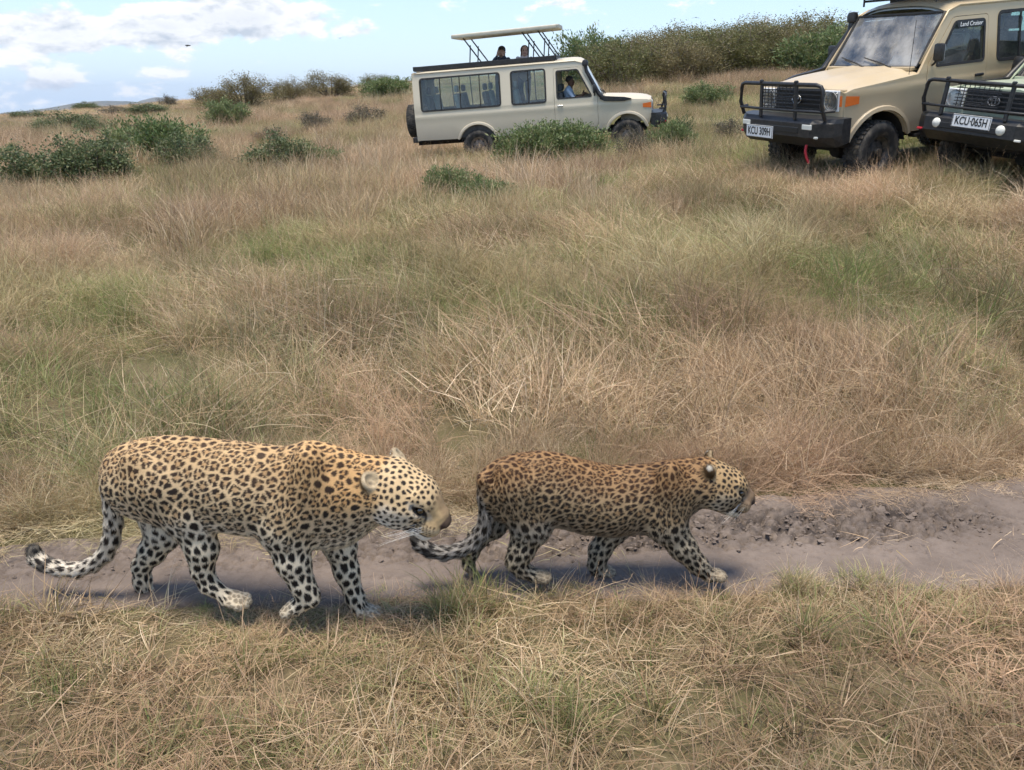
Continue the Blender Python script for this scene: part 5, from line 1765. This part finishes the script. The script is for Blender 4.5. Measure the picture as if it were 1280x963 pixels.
    back = [(768, 104, 70, 44, 'low bush at the left end of the back of the thicket'), (802, 100, 84, 50, 'second bush from the left end in the back of the thicket'), (842, 98, 88, 56, 'third bush from the left end in the back of the thicket'),
            (884, 95, 88, 58, 'fourth bush from the left end in the back of the thicket'), (926, 92, 84, 56, 'fifth bush from the left end in the back of the thicket'), (966, 90, 92, 60, 'tall bush left of the highest crown in the back of the thicket'),
            (992, 86, 76, 60, 'highest bush in the back of the thicket'), (1022, 86, 86, 54, 'bush right of the highest crown in the back of the thicket'), (1058, 86, 86, 46, 'bush in the back of the thicket above the snorkel'),
            (862, 92, 70, 56, 'brown crown between the third and fourth bush in the back of the thicket'), (1100, 84, 84, 46, 'bush in the back of the thicket behind the tan windscreen')]
    for n_, (u, v, w, h, lab) in enumerate(back):
        S('brown' if n_ % 3 else 'olive', u, v, w * 1.25, h, lab, 56 + _prs.uniform(-3, 3), group=GT, name='thicket_bush', tall=1.0 + _prs.uniform(-.08, .12))


build_shrubs()


# ------------------------------------------------------------------ birds, far hills, clods
def build_birds():
    mat = m_plain('dark_feather', (.02, .018, .016), .7)
    for i, (u, v, D_, sp, lab) in enumerate(((235, 57, 60, .42, 'dark bird in flight in front of the big white cloud'), (425, 48, 62, .20, 'dark bird in flight beside the small white cloud'),
                                            (727, 40, 55, .26, 'dark bird in flight just right of the raised roof lid'), (779, 39, 58, .24, 'dark bird in flight above the left end of the thicket'),
                                            (870, 22, 50, .26, 'dark bird in flight highest over the thicket'))):
        p = ray_at(u, v, D_); bm = bmesh.new()
        add_lathe(bm, [(.0, -.5), (.07, -.38), (.11, -.1), (.10, .12), (.06, .30), (.05, .38), (.0, .48)], 8, 'X')
        a = .35 * (1 if i % 2 else -.5)
        body = link('bird', bm_mesh('bird', bm, True), mat); body.location = p; body.scale = (sp,) * 3; body.rotation_euler = (0, 0, .6 + i)
        tag(body, lab, 'bird', 'birds in the sky')
        for s in (-1, 1):
            bm = bmesh.new(); add_loft(bm, [[(.14, s * .05, .02), (-.16, s * .05, .0), (-.15, s * .05, .03)], [(.18, s * .5, .02 + a * .6), (-.10, s * .5, a * .6), (-.08, s * .5, .025 + a * .6)], [(.02, s * 1.0, a * .9), (-.08, s * 1.0, a * .9), (-.05, s * 1.0, .01 + a * .9)]])
            link('wing', bm_mesh('wing', bm), mat, body)


def build_hills():
    """blue hills beyond the plain on the left"""
    t = NT('far_hill'); P = t.pos()
    t.bsdf(Base_Color=t.mix(t.step(t.noise(.004, 5, .6, P), .4, .6), (.085, .085, .050), (.13, .115, .065)), Roughness=.95)
    for nm, Y, prof, lab in (('far_hills', 5200., ((-200, 158), (-60, 146), (0, 142), (60, 136), (100, 128), (125, 126), (160, 126.5), (185, 130), (240, 136), (330, 150)), 'low blue hills on the far left skyline'),
                             ('farther_hills', 6400., ((110, 150), (150, 138), (175, 126), (195, 121.5), (215, 122.5), (250, 130), (300, 150)), 'second blue hill farther off behind the first')):
        us = np.linspace(prof[0][0], prof[-1][0], 90); vs = np.interp(us, [p[0] for p in prof], [p[1] for p in prof]); k = np.hanning(9); k /= k.sum(); vs = np.convolve(np.pad(vs, 4, mode='edge'), k, 'valid')
        vs = vs + .5 * vnoise(np.column_stack([us * .12, us * 0]), 5)
        rows = []
        for dY, f in ((-900, .0), (-600, .30), (-300, .70), (0, 1.0), (300, .85), (800, 0.0)):
            row = []
            for u, v in zip(us, vs):
                top = ray_at(u, v, Y); z0 = -.030 * math.hypot(top[0], Y) - 20
                row.append((top[0] * (Y + dY) / Y, Y + dY, z0 + (top[2] - z0) * f + (0 if f in (0, 1) else 6 * math.sin(u * .11 + dY))))
            rows.append(row)
        V = np.array(rows).reshape(-1, 3); nx = len(us); i = (np.arange(5)[:, None] * nx + np.arange(nx - 1)[None]).ravel()
        o = link(nm, np_mesh(nm, V, np.stack([i, i + 1, i + nx + 1, i + nx], -1)), t.mat); tag(o, lab, 'hills', kind='structure')


def build_clods():
    r = np.random.default_rng(5); V, F = [], []
    bm = bmesh.new(); bmesh.ops.create_icosphere(bm, subdivisions=1, radius=1); base = np.array([v.co[:] for v in bm.verts]); fc = np.array([[v.index for v in f.verts] for f in bm.faces]); bm.free()
    n = 1500; x = r.uniform(-3, 4, n); v = np.where(r.random(n) < .75, r.normal(.66, .13, n), r.uniform(.05, .95, n)); x = np.where(r.random(n) < .6, np.abs(x) * .9 + .2, x)
    ne, fe = near_edge(x), far_edge(x); y = ne + (fe - ne) * v
    s = np.exp(r.normal(-5.35, .45, n))
    for k in range(n):
        q = base * (1 + .35 * r.normal(size=(len(base), 1))) * s[k] * np.array((1.2, 1, .62)); V.append(q + (x[k], y[k], s[k] * .15 - .006)); F.append(fc + k * len(base))
    o = link('mud_clods', np_mesh('mud_clods', np.concatenate(V), np.concatenate(F), smooth=False), bpy.data.materials['dusty_mud']); tag(o, 'loose clods of dry mud on the track', 'mud', kind='stuff')


def build_haze():
    t = NT('savannah_air')
    pv = t.n('ShaderNodeVolumePrincipled'); pv.inputs['Color'].default_value = (.62, .76, 1.0, 1); pv.inputs['Density'].default_value = .00007; pv.inputs['Anisotropy'].default_value = .2
    t.l(pv.outputs[0], t.out.inputs['Volume'])
    bm = bmesh.new(); add_box(bm, (0, 3400, -75), (14600, 8000, 400)); o = link('haze', bm_mesh('haze', bm), t.mat); tag(o, 'pale blue haze over the distant plain', 'haze', kind='stuff')


build_birds()
build_hills()
build_clods()
build_haze()
# ------------------------------------------------------------------ grass (stuff: nobody could count it)
def m_grass():
    t = NT('dry_and_green_grass')
    bl = t.sepc(t.attr('bl'))
    r, g, b = bl[0], bl[1], bl[2]
    tone = t.n('ShaderNodeAttribute', attribute_name='tone', attribute_type='INSTANCER').outputs['Vector']
    sx = t.n('ShaderNodeSeparateXYZ'); t.l(tone, sx.inputs[0])
    p1, p2, oi = sx.outputs
    x = t.math('ADD', t.math('MULTIPLY', g, .65), t.math('MULTIPLY', oi, .35))
    ramp = t.n('ShaderNodeValToRGB'); t.l(x, ramp.inputs[0])
    cr = ramp.color_ramp
    cr.elements[0].position = .05; cr.elements[0].color = (.205, .132, .075, 1)
    cr.elements[1].position = 1.0; cr.elements[1].color = (.810, .665, .485, 1)
    for p_, c_ in ((.35, (.415, .290, .178, 1)), (.7, (.580, .430, .285, 1))):
        e = cr.elements.new(p_); e.color = c_
    dry = t.mix(t.math('MULTIPLY', p2, .55), ramp.outputs[0], (.470, .305, .205))
    green = t.mix(x, (.095, .150, .038), (.255, .310, .115))
    gg = t.math('ADD', b, t.math('MULTIPLY', p1, .52))
    gg = t.math('SUBTRACT', gg, t.math('MULTIPLY', r, .34), clamp=True)
    gg = t.math('MULTIPLY', gg, t.math('ADD', .55, t.math('MULTIPLY', g, .6)), clamp=True)
    col = t.mix(gg, dry, green)
    vm = t.n('ShaderNodeVectorMath', operation='SCALE'); t.l(col, vm.inputs[0]); t.l(t.math('MULTIPLY_ADD', t.attr_inst('age'), .62, .80), vm.inputs['Scale']); col = vm.outputs[0]
    d = t.n('ShaderNodeBsdfDiffuse'); t.l(col, d.inputs[0])
    tr = t.n('ShaderNodeBsdfTranslucent'); t.l(col, tr.inputs[0])
    mx = t.n('ShaderNodeMixShader'); mx.inputs[0].default_value = .28
    t.l(d.outputs[0], mx.inputs[1]); t.l(tr.outputs[0], mx.inputs[2]); t.l(mx.outputs[0], t.out.inputs[0])
    return t.mat


def blades(n, L, radius, lean, bend, width, green, rs, segs=4, lie=None, head=0.0, spread=1.0, square=False, at=(0, 0), course=None, gvar=.22, bright=0.0):
    """n blades; L=(min,max) length; lean=(min,max) start angle from vertical; bend=(min,max) extra angle at the tip"""
    a = rs.uniform(0, 2 * math.pi, n); rad = radius * np.sqrt(rs.random(n))
    if square:
        base = np.column_stack([rs.uniform(-radius, radius, (n, 2)), np.zeros(n)])
    else:
        base = np.stack([rad * np.cos(a), rad * np.sin(a), np.zeros(n)], -1)
    base[:, :2] += at
    if lie: base[:, 2] = rs.uniform(lie[0], lie[1], n)
    dirn = a * spread + rs.uniform(0, 2 * math.pi, n) * (1 - spread) + rs.normal(0, .7, n)
    if course is not None: dirn = course + rs.normal(0, .75, n)
    ln = rs.uniform(L[0], L[1], n)
    th0 = rs.uniform(*lean, n); th1 = th0 + rs.uniform(*bend, n)
    wd = width * rs.uniform(.55, 1.35, n); gr = bright + (1 - bright) * rs.random(n); gn = np.clip(rs.normal(green, gvar, n), 0, 1)
    tw = rs.uniform(0, math.pi, n); sway = rs.normal(0, .35, n)
    V, C = [], []
    p = base.copy()
    for k in range(segs + 1):
        t = k / segs
        th = th0 + (th1 - th0) * t ** 1.3
        d2 = dirn + sway * t
        if k:
            p = p + (ln / segs)[:, None] * np.stack([np.sin(th) * np.cos(d2), np.sin(th) * np.sin(d2), np.cos(th)], -1)
            p[:, 2] = np.maximum(p[:, 2], .004 + .01 * gr)
        sd = np.stack([-np.sin(d2) * np.cos(tw), np.cos(d2) * np.cos(tw), np.sin(tw) * .6], -1)
        sd /= np.linalg.norm(sd, axis=1, keepdims=True)
        w = wd * (1 - .82 * t ** 1.6)
        V.append(np.stack([p - sd * w[:, None], p + sd * w[:, None]], 1))
        C.append(np.stack([np.full(n, t), gr, gn], -1))
    tips = V[-1].mean(1); low = V[-2].mean(1)
    V = np.stack(V, 1).reshape(n, -1, 3)
    C = np.repeat(np.stack(C, 1), 2, axis=1).reshape(n, -1, 3)
    nv = (segs + 1) * 2
    q = np.concatenate([np.array([[2 * k, 2 * k + 1, 2 * k + 3, 2 * k + 2]]) for k in range(segs)], 0)
    F = (np.arange(n)[:, None, None] * nv + q[None]).reshape(-1, 4)
    V = V.reshape(-1, 3); C = C.reshape(-1, 3)
    if head > 0:      # feathery seed heads: short bristles along the top of every stalk
        m = 12; t = np.tile(np.linspace(0, 1, m), n); i = np.repeat(np.arange(n), m)
        ax = tips - low; ax /= np.linalg.norm(ax, axis=1, keepdims=True)
        c = low[i] + (tips - low)[i] * t[:, None]
        d = ax[i] * .8 + rs.normal(0, .40, (n * m, 3)); d /= np.linalg.norm(d, axis=1, keepdims=True)
        e = c + d * (head * rs.uniform(.6, 1.1, n * m) * (1 - .4 * t))[:, None]
        sd = rs.normal(0, 1, (n * m, 3)); sd = sd / np.linalg.norm(sd, axis=1, keepdims=True) * width * .8
        hv = np.stack([c - sd, c + sd, e + sd * .2, e - sd * .2], 1).reshape(-1, 3)
        hc = np.repeat(np.column_stack([np.ones(n * m), .15 + .5 * gr[i], np.zeros(n * m)]), 4, 0)
        F = np.concatenate([F, len(V) + np.arange(n * m * 4).reshape(-1, 4)]); V = np.concatenate([V, hv]); C = np.concatenate([C, hc])
    return V, F, C


GRASS_COLL = bpy.data.collections.new('grass_sources')
GRASS_MAT = m_grass()
_rs = np.random.default_rng(21)
_R = math.radians
KIND = {}


def _mk(key, count, parts):
    """count variants of a patch; parts = list of blade sets"""
    KIND[key] = []
    for _ in range(count):
        V, F, C = [], [], []; o = 0
        crs = _rs.uniform(0, 6.28)
        for kw in parts:
            kw = dict(kw)
            rep = kw.pop('rep', 1); spot = kw.pop('spot', 0.0)
            if kw.get('course') is not None: kw['course'] = crs
            for _k in range(rep):
                at = _rs.uniform(-spot, spot, 2) if spot else (0, 0)
                v, f, c = blades(rs=_rs, at=at, **kw)
                V.append(v); F.append(f + o); C.append(c); o += len(v)
        i = len(GRASS_COLL.objects); nm = 'grass_patch_%02d' % i
        me = np_mesh(nm, np.concatenate(V), np.concatenate(F)); set_color(me, 'bl', np.concatenate(C)); me.materials.append(GRASS_MAT)
        GRASS_COLL.objects.link(bpy.data.objects.new(nm, me)); KIND[key].append(i)


D = _R
_mk('verge', 8, [dict(n=260, L=(.03, .13), radius=.20, square=True, lean=(D(20), D(80)), bend=(0, D(50)), width=.0017, green=.04, spread=0, segs=3),
                 dict(n=95, L=(.05, .18), radius=.20, square=True, lean=(D(66), D(88)), bend=(0, D(8)), width=.0016, green=.0, spread=0, lie=(.005, .05), segs=3),
                 dict(n=24, L=(.05, .16), radius=.035, lean=(D(3), D(35)), bend=(D(15), D(65)), width=.0021, green=.62, rep=2, spot=.18, segs=3),
                 dict(n=22, L=(.08, .24), radius=.04, lean=(D(3), D(45)), bend=(D(5), D(65)), width=.0016, green=.05, rep=2, spot=.18, segs=4),
                 dict(n=5, L=(.14, .27), radius=.20, square=True, lean=(D(3), D(35)), bend=(0, D(30)), width=.0010, green=.0, head=.012, segs=4)])
_mk('green', 3, [dict(n=60, L=(.06, .16), radius=.055, lean=(D(3), D(35)), bend=(D(15), D(65)), width=.0018, green=.85, spread=.8)])
_mk('tall', 4, [dict(n=90, L=(.16, .42), radius=.10, lean=(D(3), D(38)), bend=(D(10), D(85)), width=.0014, green=.10, spread=.5)])
_mk('tallgreen', 3, [dict(n=75, L=(.14, .34), radius=.09, lean=(D(3), D(30)), bend=(D(10), D(70)), width=.0019, green=.75, spread=.7)])
_mk('stalk', 4, [dict(n=12, L=(.24, .50), radius=.10, lean=(D(2), D(25)), bend=(D(2), D(40)), width=.0012, green=.0, spread=.5, head=.026)])
_mk('laid', 3, [dict(n=70, L=(.12, .36), radius=.14, lean=(D(55), D(84)), bend=(0, D(20)), width=.0014, green=.03, spread=0, lie=(.02, .14), segs=3)])
_mk('straw', 3, [dict(n=9, L=(.04, .17), radius=.09, bright=.4, lean=(D(84), D(90)), bend=(0, D(4)), width=.0016, green=0.0, spread=0, lie=(.006, .018), segs=3)])
_mk('strawmat', 4, [dict(n=120, L=(.05, .22), radius=.20, square=True, lean=(D(76), D(90)), bend=(0, D(8)), width=.0017, green=0.0, spread=0, lie=(.010, .05), segs=3, gvar=.03, bright=.45)])
_mk('meadow', 9, [dict(n=90, L=(.12, .34), radius=.30, square=True, lean=(D(5), D(60)), bend=(D(5), D(80)), width=.0016, green=.12, course=0),
                  dict(n=46, L=(.16, .48), radius=.06, lean=(D(2), D(34)), bend=(D(8), D(70)), width=.0017, green=.06, rep=6, spot=.29),
                  dict(n=170, L=(.06, .18), radius=.30, square=True, lean=(D(15), D(75)), bend=(0, D(50)), width=.0016, green=.35, spread=0, segs=3),
                  dict(n=150, L=(.12, .34), radius=.30, square=True, lean=(D(55), D(85)), bend=(0, D(20)), width=.0014, green=.02, course=0, lie=(.03, .17), segs=3),
                  dict(n=14, L=(.26, .48), radius=.30, square=True, lean=(D(3), D(35)), bend=(0, D(40)), width=.0012, green=0, head=.026, spread=0)])
_mk('meadowgreen', 5, [dict(n=190, L=(.12, .30), radius=.30, square=True, lean=(D(5), D(45)), bend=(D(5), D(70)), width=.0018, green=.62, course=0),
                       dict(n=40, L=(.14, .32), radius=.07, lean=(D(3), D(38)), bend=(D(10), D(70)), width=.0019, green=.8, rep=4, spot=.28),
                       dict(n=110, L=(.12, .34), radius=.30, square=True, lean=(D(45), D(85)), bend=(0, D(20)), width=.0014, green=.05, course=0, lie=(.03, .15), segs=3),
                       dict(n=12, L=(.26, .46), radius=.30, square=True, lean=(D(3), D(35)), bend=(0, D(40)), width=.0012, green=0, head=.026, spread=0)])
_mk('far', 7, [dict(n=380, L=(.16, .42), radius=1.0, square=True, lean=(D(2), D(45)), bend=(D(5), D(70)), width=.0034, green=.15, course=0, segs=3),
               dict(n=56, L=(.28, .66), radius=.16, lean=(D(2), D(32)), bend=(D(6), D(55)), width=.0036, green=.04, rep=9, spot=.95, segs=3),
               dict(n=200, L=(.12, .30), radius=1.0, square=True, lean=(D(10), D(70)), bend=(0, D(30)), width=.0045, green=.4, spread=0, segs=2),
               dict(n=46, L=(.36, .62), radius=1.0, square=True, lean=(D(2), D(25)), bend=(0, D(35)), width=.0024, green=0, head=.05, spread=0, segs=3)])
_mk('fargreen', 4, [dict(n=600, L=(.18, .44), radius=1.0, square=True, lean=(D(2), D(40)), bend=(D(5), D(60)), width=.0040, green=.62, course=0, segs=3),
                    dict(n=60, L=(.22, .48), radius=.22, lean=(D(3), D(35)), bend=(D(10), D(60)), width=.0040, green=.8, rep=6, spot=.9, segs=3),
                    dict(n=30, L=(.36, .60), radius=1.0, square=True, lean=(D(2), D(25)), bend=(0, D(35)), width=.0024, green=0, head=.05, spread=0, segs=3)])


class Scatter:
    def __init__(s): s.p, s.k, s.r, s.s = [], [], [], []

    def add(s, xy, key, scale, tilt=(0, 12), rs=_rs, z=None, flow=None, zs=1.0, lodge=0.0):
        n = len(xy)
        if n == 0: return
        s.p.append(np.column_stack([xy, (ground_z(xy[:, 0], xy[:, 1]) - .006) if z is None else np.broadcast_to(z, n)]))
        s.k.append(rs.choice(KIND[key], n))
        rz = rs.uniform(0, 2 * math.pi, n) if flow is None else flow + rs.normal(0, .5, n)
        s.r.append(np.column_stack([np.radians(rs.uniform(*tilt, n) + lodge), np.zeros(n), rz]))
        sc = rs.uniform(*scale, n) if isinstance(scale, tuple) else scale
        trod = sstep(-1.55, -1.40, xy[:, 0]) * sstep(-.22, -.34, xy[:, 0]) * sstep(2.12, 2.22, xy[:, 1]) * sstep(2.7, 2.55, xy[:, 1])
        low = 1 - (.80 if key in ('tall', 'stalk', 'green', 'tallgreen', 'laid') else .55) * trod
        s.s.append(np.column_stack([sc * rs.uniform(.9, 1.1, n), sc * rs.uniform(.9, 1.1, n), sc * low * zs * rs.uniform(.8, 1.2, n)]))

    def build(s, name, label, dry=False):
        P = np.concatenate(s.p).astype(np.float32); n = len(P)
        me = bpy.data.meshes.new(name); me.vertices.add(n); me.vertices.foreach_set('co', P.ravel())
        me.attributes.new('kind_index', 'INT', 'POINT').data.foreach_set('value', np.concatenate(s.k).astype(np.int32))
        me.attributes.new('turn', 'FLOAT_VECTOR', 'POINT').data.foreach_set('vector', np.concatenate(s.r).astype(np.float32).ravel())
        me.attributes.new('size', 'FLOAT_VECTOR', 'POINT').data.foreach_set('vector', np.concatenate(s.s).astype(np.float32).ravel())
        tone = np.column_stack([sstep(-.12, .42, fbm(P[:, :2] * .45, 3, 81)), sstep(-.1, .35, fbm(P[:, :2] * 1.5, 2, 82)), _rs.random(n)])
        age = np.clip(.5 + .75 * fbm(P[:, :2] * 1.15, 3, 83) + .25 * _rs.normal(size=n), 0, 1)
        me.attributes.new('age', 'FLOAT', 'POINT').data.foreach_set('value', (age - (.22 if dry else 0)).astype(np.float32))
        if dry: tone0 = .40
        else: tone0 = 1.0
        me.attributes.new('tone', 'FLOAT_VECTOR', 'POINT').data.foreach_set('vector', (tone * (tone0, 1, 1)).astype(np.float32).ravel())
        o = link(name, me)
        ng = bpy.data.node_groups.new(name + '_scatter', 'GeometryNodeTree')
        ng.interface.new_socket('Geometry', in_out='INPUT', socket_type='NodeSocketGeometry')
        ng.interface.new_socket('Geometry', in_out='OUTPUT', socket_type='NodeSocketGeometry')
        N = ng.nodes.new
        gi, go = N('NodeGroupInput'), N('NodeGroupOutput')
        ci = N('GeometryNodeCollectionInfo'); ci.inputs['Collection'].default_value = GRASS_COLL
        ci.inputs['Separate Children'].default_value = True; ci.inputs['Reset Children'].default_value = True
        iop = N('GeometryNodeInstanceOnPoints'); iop.inputs['Pick Instance'].default_value = True

        def at(nm, ty):
            a = N('GeometryNodeInputNamedAttribute'); a.data_type = ty; a.inputs['Name'].default_value = nm; return a.outputs['Attribute']
        e2r = N('FunctionNodeEulerToRotation')
        ng.links.new(at('turn', 'FLOAT_VECTOR'), e2r.inputs[0]); ng.links.new(e2r.outputs[0], iop.inputs['Rotation'])
        ng.links.new(at('size', 'FLOAT_VECTOR'), iop.inputs['Scale']); ng.links.new(at('kind_index', 'INT'), iop.inputs['Instance Index'])
        ng.links.new(gi.outputs[0], iop.inputs['Points']); ng.links.new(ci.outputs[0], iop.inputs['Instance'])
        ng.links.new(iop.outputs[0], go.inputs[0])
        md = o.modifiers.new('scatter', 'NODES'); md.node_group = ng
        tag(o, label, 'grass', kind='stuff')
        return o


def rand_xy(n, x0, x1, y0, y1): return np.column_stack([_rs.uniform(x0, x1, n), _rs.uniform(y0, y1, n)])




def off_vehicles(xy):
    ok = np.ones(len(xy), bool)
    for (x, y, a, hl, hw) in FOOTPRINTS:
        d = xy - (x, y); u = d[:, 0] * math.cos(a) + d[:, 1] * math.sin(a); v = -d[:, 0] * math.sin(a) + d[:, 1] * math.cos(a)
        ok &= ~((np.abs(u) < hl) & (np.abs(v) < hw))
    return ok


def jgrid(x0, x1, y0, y1, step, jit=.35):
    gx, gy = np.meshgrid(np.arange(x0, x1, step), np.arange(y0, y1, step))
    xy = np.column_stack([gx.ravel(), gy.ravel()])
    return xy + _rs.uniform(-jit, jit, xy.shape) * step


def cone_mask(xy, m=1.4): return np.abs(xy[:, 0]) < .70 * xy[:, 1] + m


def build_grass():
    # near verge: short trodden grass
    S = Scatter()
    xy = jgrid(-2.9, 2.9, .5, 2.7, .25); dn = near_edge(xy[:, 0]) - xy[:, 1]
    S.add(xy[dn > .16], 'verge', (.8, 1.15), tilt=(0, 4))
    x = np.arange(-2.9, 2.9, .11); e = np.column_stack([x, near_edge(x) - .11 + _rs.normal(0, .02, len(x))])
    S.add(e, 'verge', (.45, .6), tilt=(0, 4))
    x = _rs.uniform(-2.9, 2.9, 170); e = np.column_stack([x, near_edge(x) - np.abs(_rs.normal(.03, .05, 170))])
    S.add(e[fbm(e * 1.6, 2, 90) > -.12], 'green', (.35, .8)); S.add(e[:60] - (0, .03), 'tall', (.25, .42), tilt=(0, 25))
    q = rand_xy(520, -2.7, 2.7, .7, 2.45); q = q[near_edge(q[:, 0]) - q[:, 1] > .08]
    S.add(q[fbm(q * 1.3, 3, 91) > .22], 'green', (.4, .95)); S.add(q[fbm(q * 1.1, 3, 92) > .12], 'tall', (.25, .5), tilt=(0, 30))
    S.add(q[:90], 'stalk', (.25, .5)); S.add(q[90:190], 'laid', (.4, .8))
    big = np.array([px_ground(u, v)[:2] for u, v in ((690, 905), (1000, 800), (250, 800), (420, 820), (880, 790), (1100, 800), (60, 880), (600, 760), (560, 765), (640, 900), (720, 920))])
    S.add(big, 'tallgreen', (.40, .65)); S.add(big + .04, 'green', (.9, 1.3))
    S.build('short_verge_grass', 'short dry trodden grass in front of the dirt track', dry=True)

    # straw on the track and along its far lip
    S = Scatter()
    xy = rand_xy(620, -4, 4.4, 2.2, 3.75); ne, fe = near_edge(xy[:, 0]), far_edge(xy[:, 0])
    v = (xy[:, 1] - ne) / (fe - ne)
    k = (v > .02) & (v < .98) & (_rs.random(len(xy)) < (.18 + .7 * sstep(.15, .0, v) + .9 * sstep(.75, .95, v)))
    S.add(xy[k], 'straw', (.5, 1.0), tilt=(0, 3), z=.004)
    x = np.arange(-4, 4.4, .13)
    for off, sc in ((.13, .62), (.0, .45), (.06, .5), (.25, .7), (-.06, .35)):
        kx = _rs.random(len(x)) < (1.0 if off > .03 else .6); x_ = x[kx]
        S.add(np.column_stack([x_, far_edge(x_) + off + _rs.normal(0, .04, len(x_))]), 'strawmat', (sc * .85, sc * 1.15), tilt=(0, 5), z=_rs.uniform(.0, .012, len(x_)))
    x = _rs.uniform(-4, 4.4, 60); S.add(np.column_stack([x, far_edge(x) + .17]), 'laid', (.4, .7), tilt=(0, 10), z=0.0)
    S.build('loose_straw', 'loose straw lying on the track and its far edge')

    # tall dry grass behind the track
    S = Scatter()
    xy = jgrid(-8.5, 9.5, 2.9, 12.5, .40); xy = xy[cone_mask(xy)]; df = xy[:, 1] - far_edge(xy[:, 0])
    ok = (df > .34) & off_vehicles(xy); xy = xy[ok]; df = df[ok]
    hgt = .62 + .38 * sstep(.2, 1.0, df)
    gp = fbm(xy * .55, 3, 95); flow = 2.4 * fbm(xy * .35, 2, 97) + .6
    sc = hgt * _rs.uniform(.8, 1.25, len(xy)) * (1 + .8 * fbm(xy * .9, 2, 93))
    g = gp > -.08
    lod = 26 * sstep(-.1, .4, fbm(xy * .6, 2, 99))
    S.add(xy[~g], 'meadow', sc[~g], tilt=(0, 6), flow=flow[~g], lodge=lod[~g]); S.add(xy[g], 'meadowgreen', sc[g], tilt=(0, 6), flow=flow[g], lodge=lod[g])
    x = np.arange(-3.6, 4.4, .14); e = np.column_stack([x, far_edge(x) + .25 + _rs.normal(0, .03, len(x))])
    S.add(e, 'meadow', (.42, .60), tilt=(0, 5))
    q = rand_xy(900, -8.5, 9.5, 3.2, 12.5); q = q[cone_mask(q) & (q[:, 1] - far_edge(q[:, 0]) > .2) & off_vehicles(q)]
    fl = 2.4 * fbm(q * .35, 2, 97) + .6; pn = fbm(q * .9, 3, 96)
    k = pn > -.05; S.add(q[k], 'tall', (.8, 1.5), tilt=(5, 50), flow=fl[k])
    k = pn < -.22; S.add(q[k], 'tallgreen', (.7, 1.1), tilt=(0, 25), flow=fl[k])
    S.add(q[:150], 'stalk', (.8, 1.25), tilt=(0, 22))
    x = _rs.uniform(-3.4, 4.2, 260); f = far_edge(x) + _rs.uniform(.16, .6, 260)
    S.add(np.column_stack([x, f]), 'stalk', (.45, .8), tilt=(0, 18)); S.add(np.column_stack([x[:130], f[:130] + .05]), 'tall', (.4, .75), tilt=(0, 28))
    S.build('tall_dry_grass', 'tall dry savannah grass behind the dirt track')

    # farther grassland, coarser patches
    S = Scatter()
    xy = jgrid(-48, 48, 10.8, 62, 1.35); xy = xy[cone_mask(xy, 3) & off_vehicles(xy)]
    near = xy[:, 1] < 24
    extra = jgrid(-20, 20, 10.8, 24, 1.35); extra = extra[cone_mask(extra, 3) & off_vehicles(extra)]
    xy = np.concatenate([xy, extra]); Y = xy[:, 1]
    gp = fbm(xy * .22, 3, 98) + .10 * sstep(14, 20, Y) * (1 - sstep(26, 40, Y)) * sstep(-6, 2, xy[:, 0])
    sc = np.clip(.78 + .011 * Y, .8, 1.3) * _rs.uniform(.8, 1.2, len(xy)) * (1 - .4 * sstep(35, 60, Y)) * (1 + .35 * fbm(xy * .5, 2, 94))
    g = gp > .02
    S.add(xy[~g], 'far', sc[~g], tilt=(0, 4)); S.add(xy[g], 'fargreen', sc[g] * .85, tilt=(0, 4))
    Yr = [60.]
    while Yr[-1] < 235: Yr.append(Yr[-1] * 1.055)
    for y in Yr:
        s_ = y * .030
        x = np.arange(-.74 * y - 4, .74 * y + 4, s_ * 1.35); x = x + _rs.uniform(-.4, .4, len(x)) * s_
        q = np.column_stack([x, y + _rs.uniform(-.4, .4, len(x)) * s_])
        S.add(q, 'far', s_ * .62 * _rs.uniform(.8, 1.1, len(x)), tilt=(0, 2), zs=.42)
    S.build('distant_grassland', 'dry grassland spreading to the skyline')


build_grass()
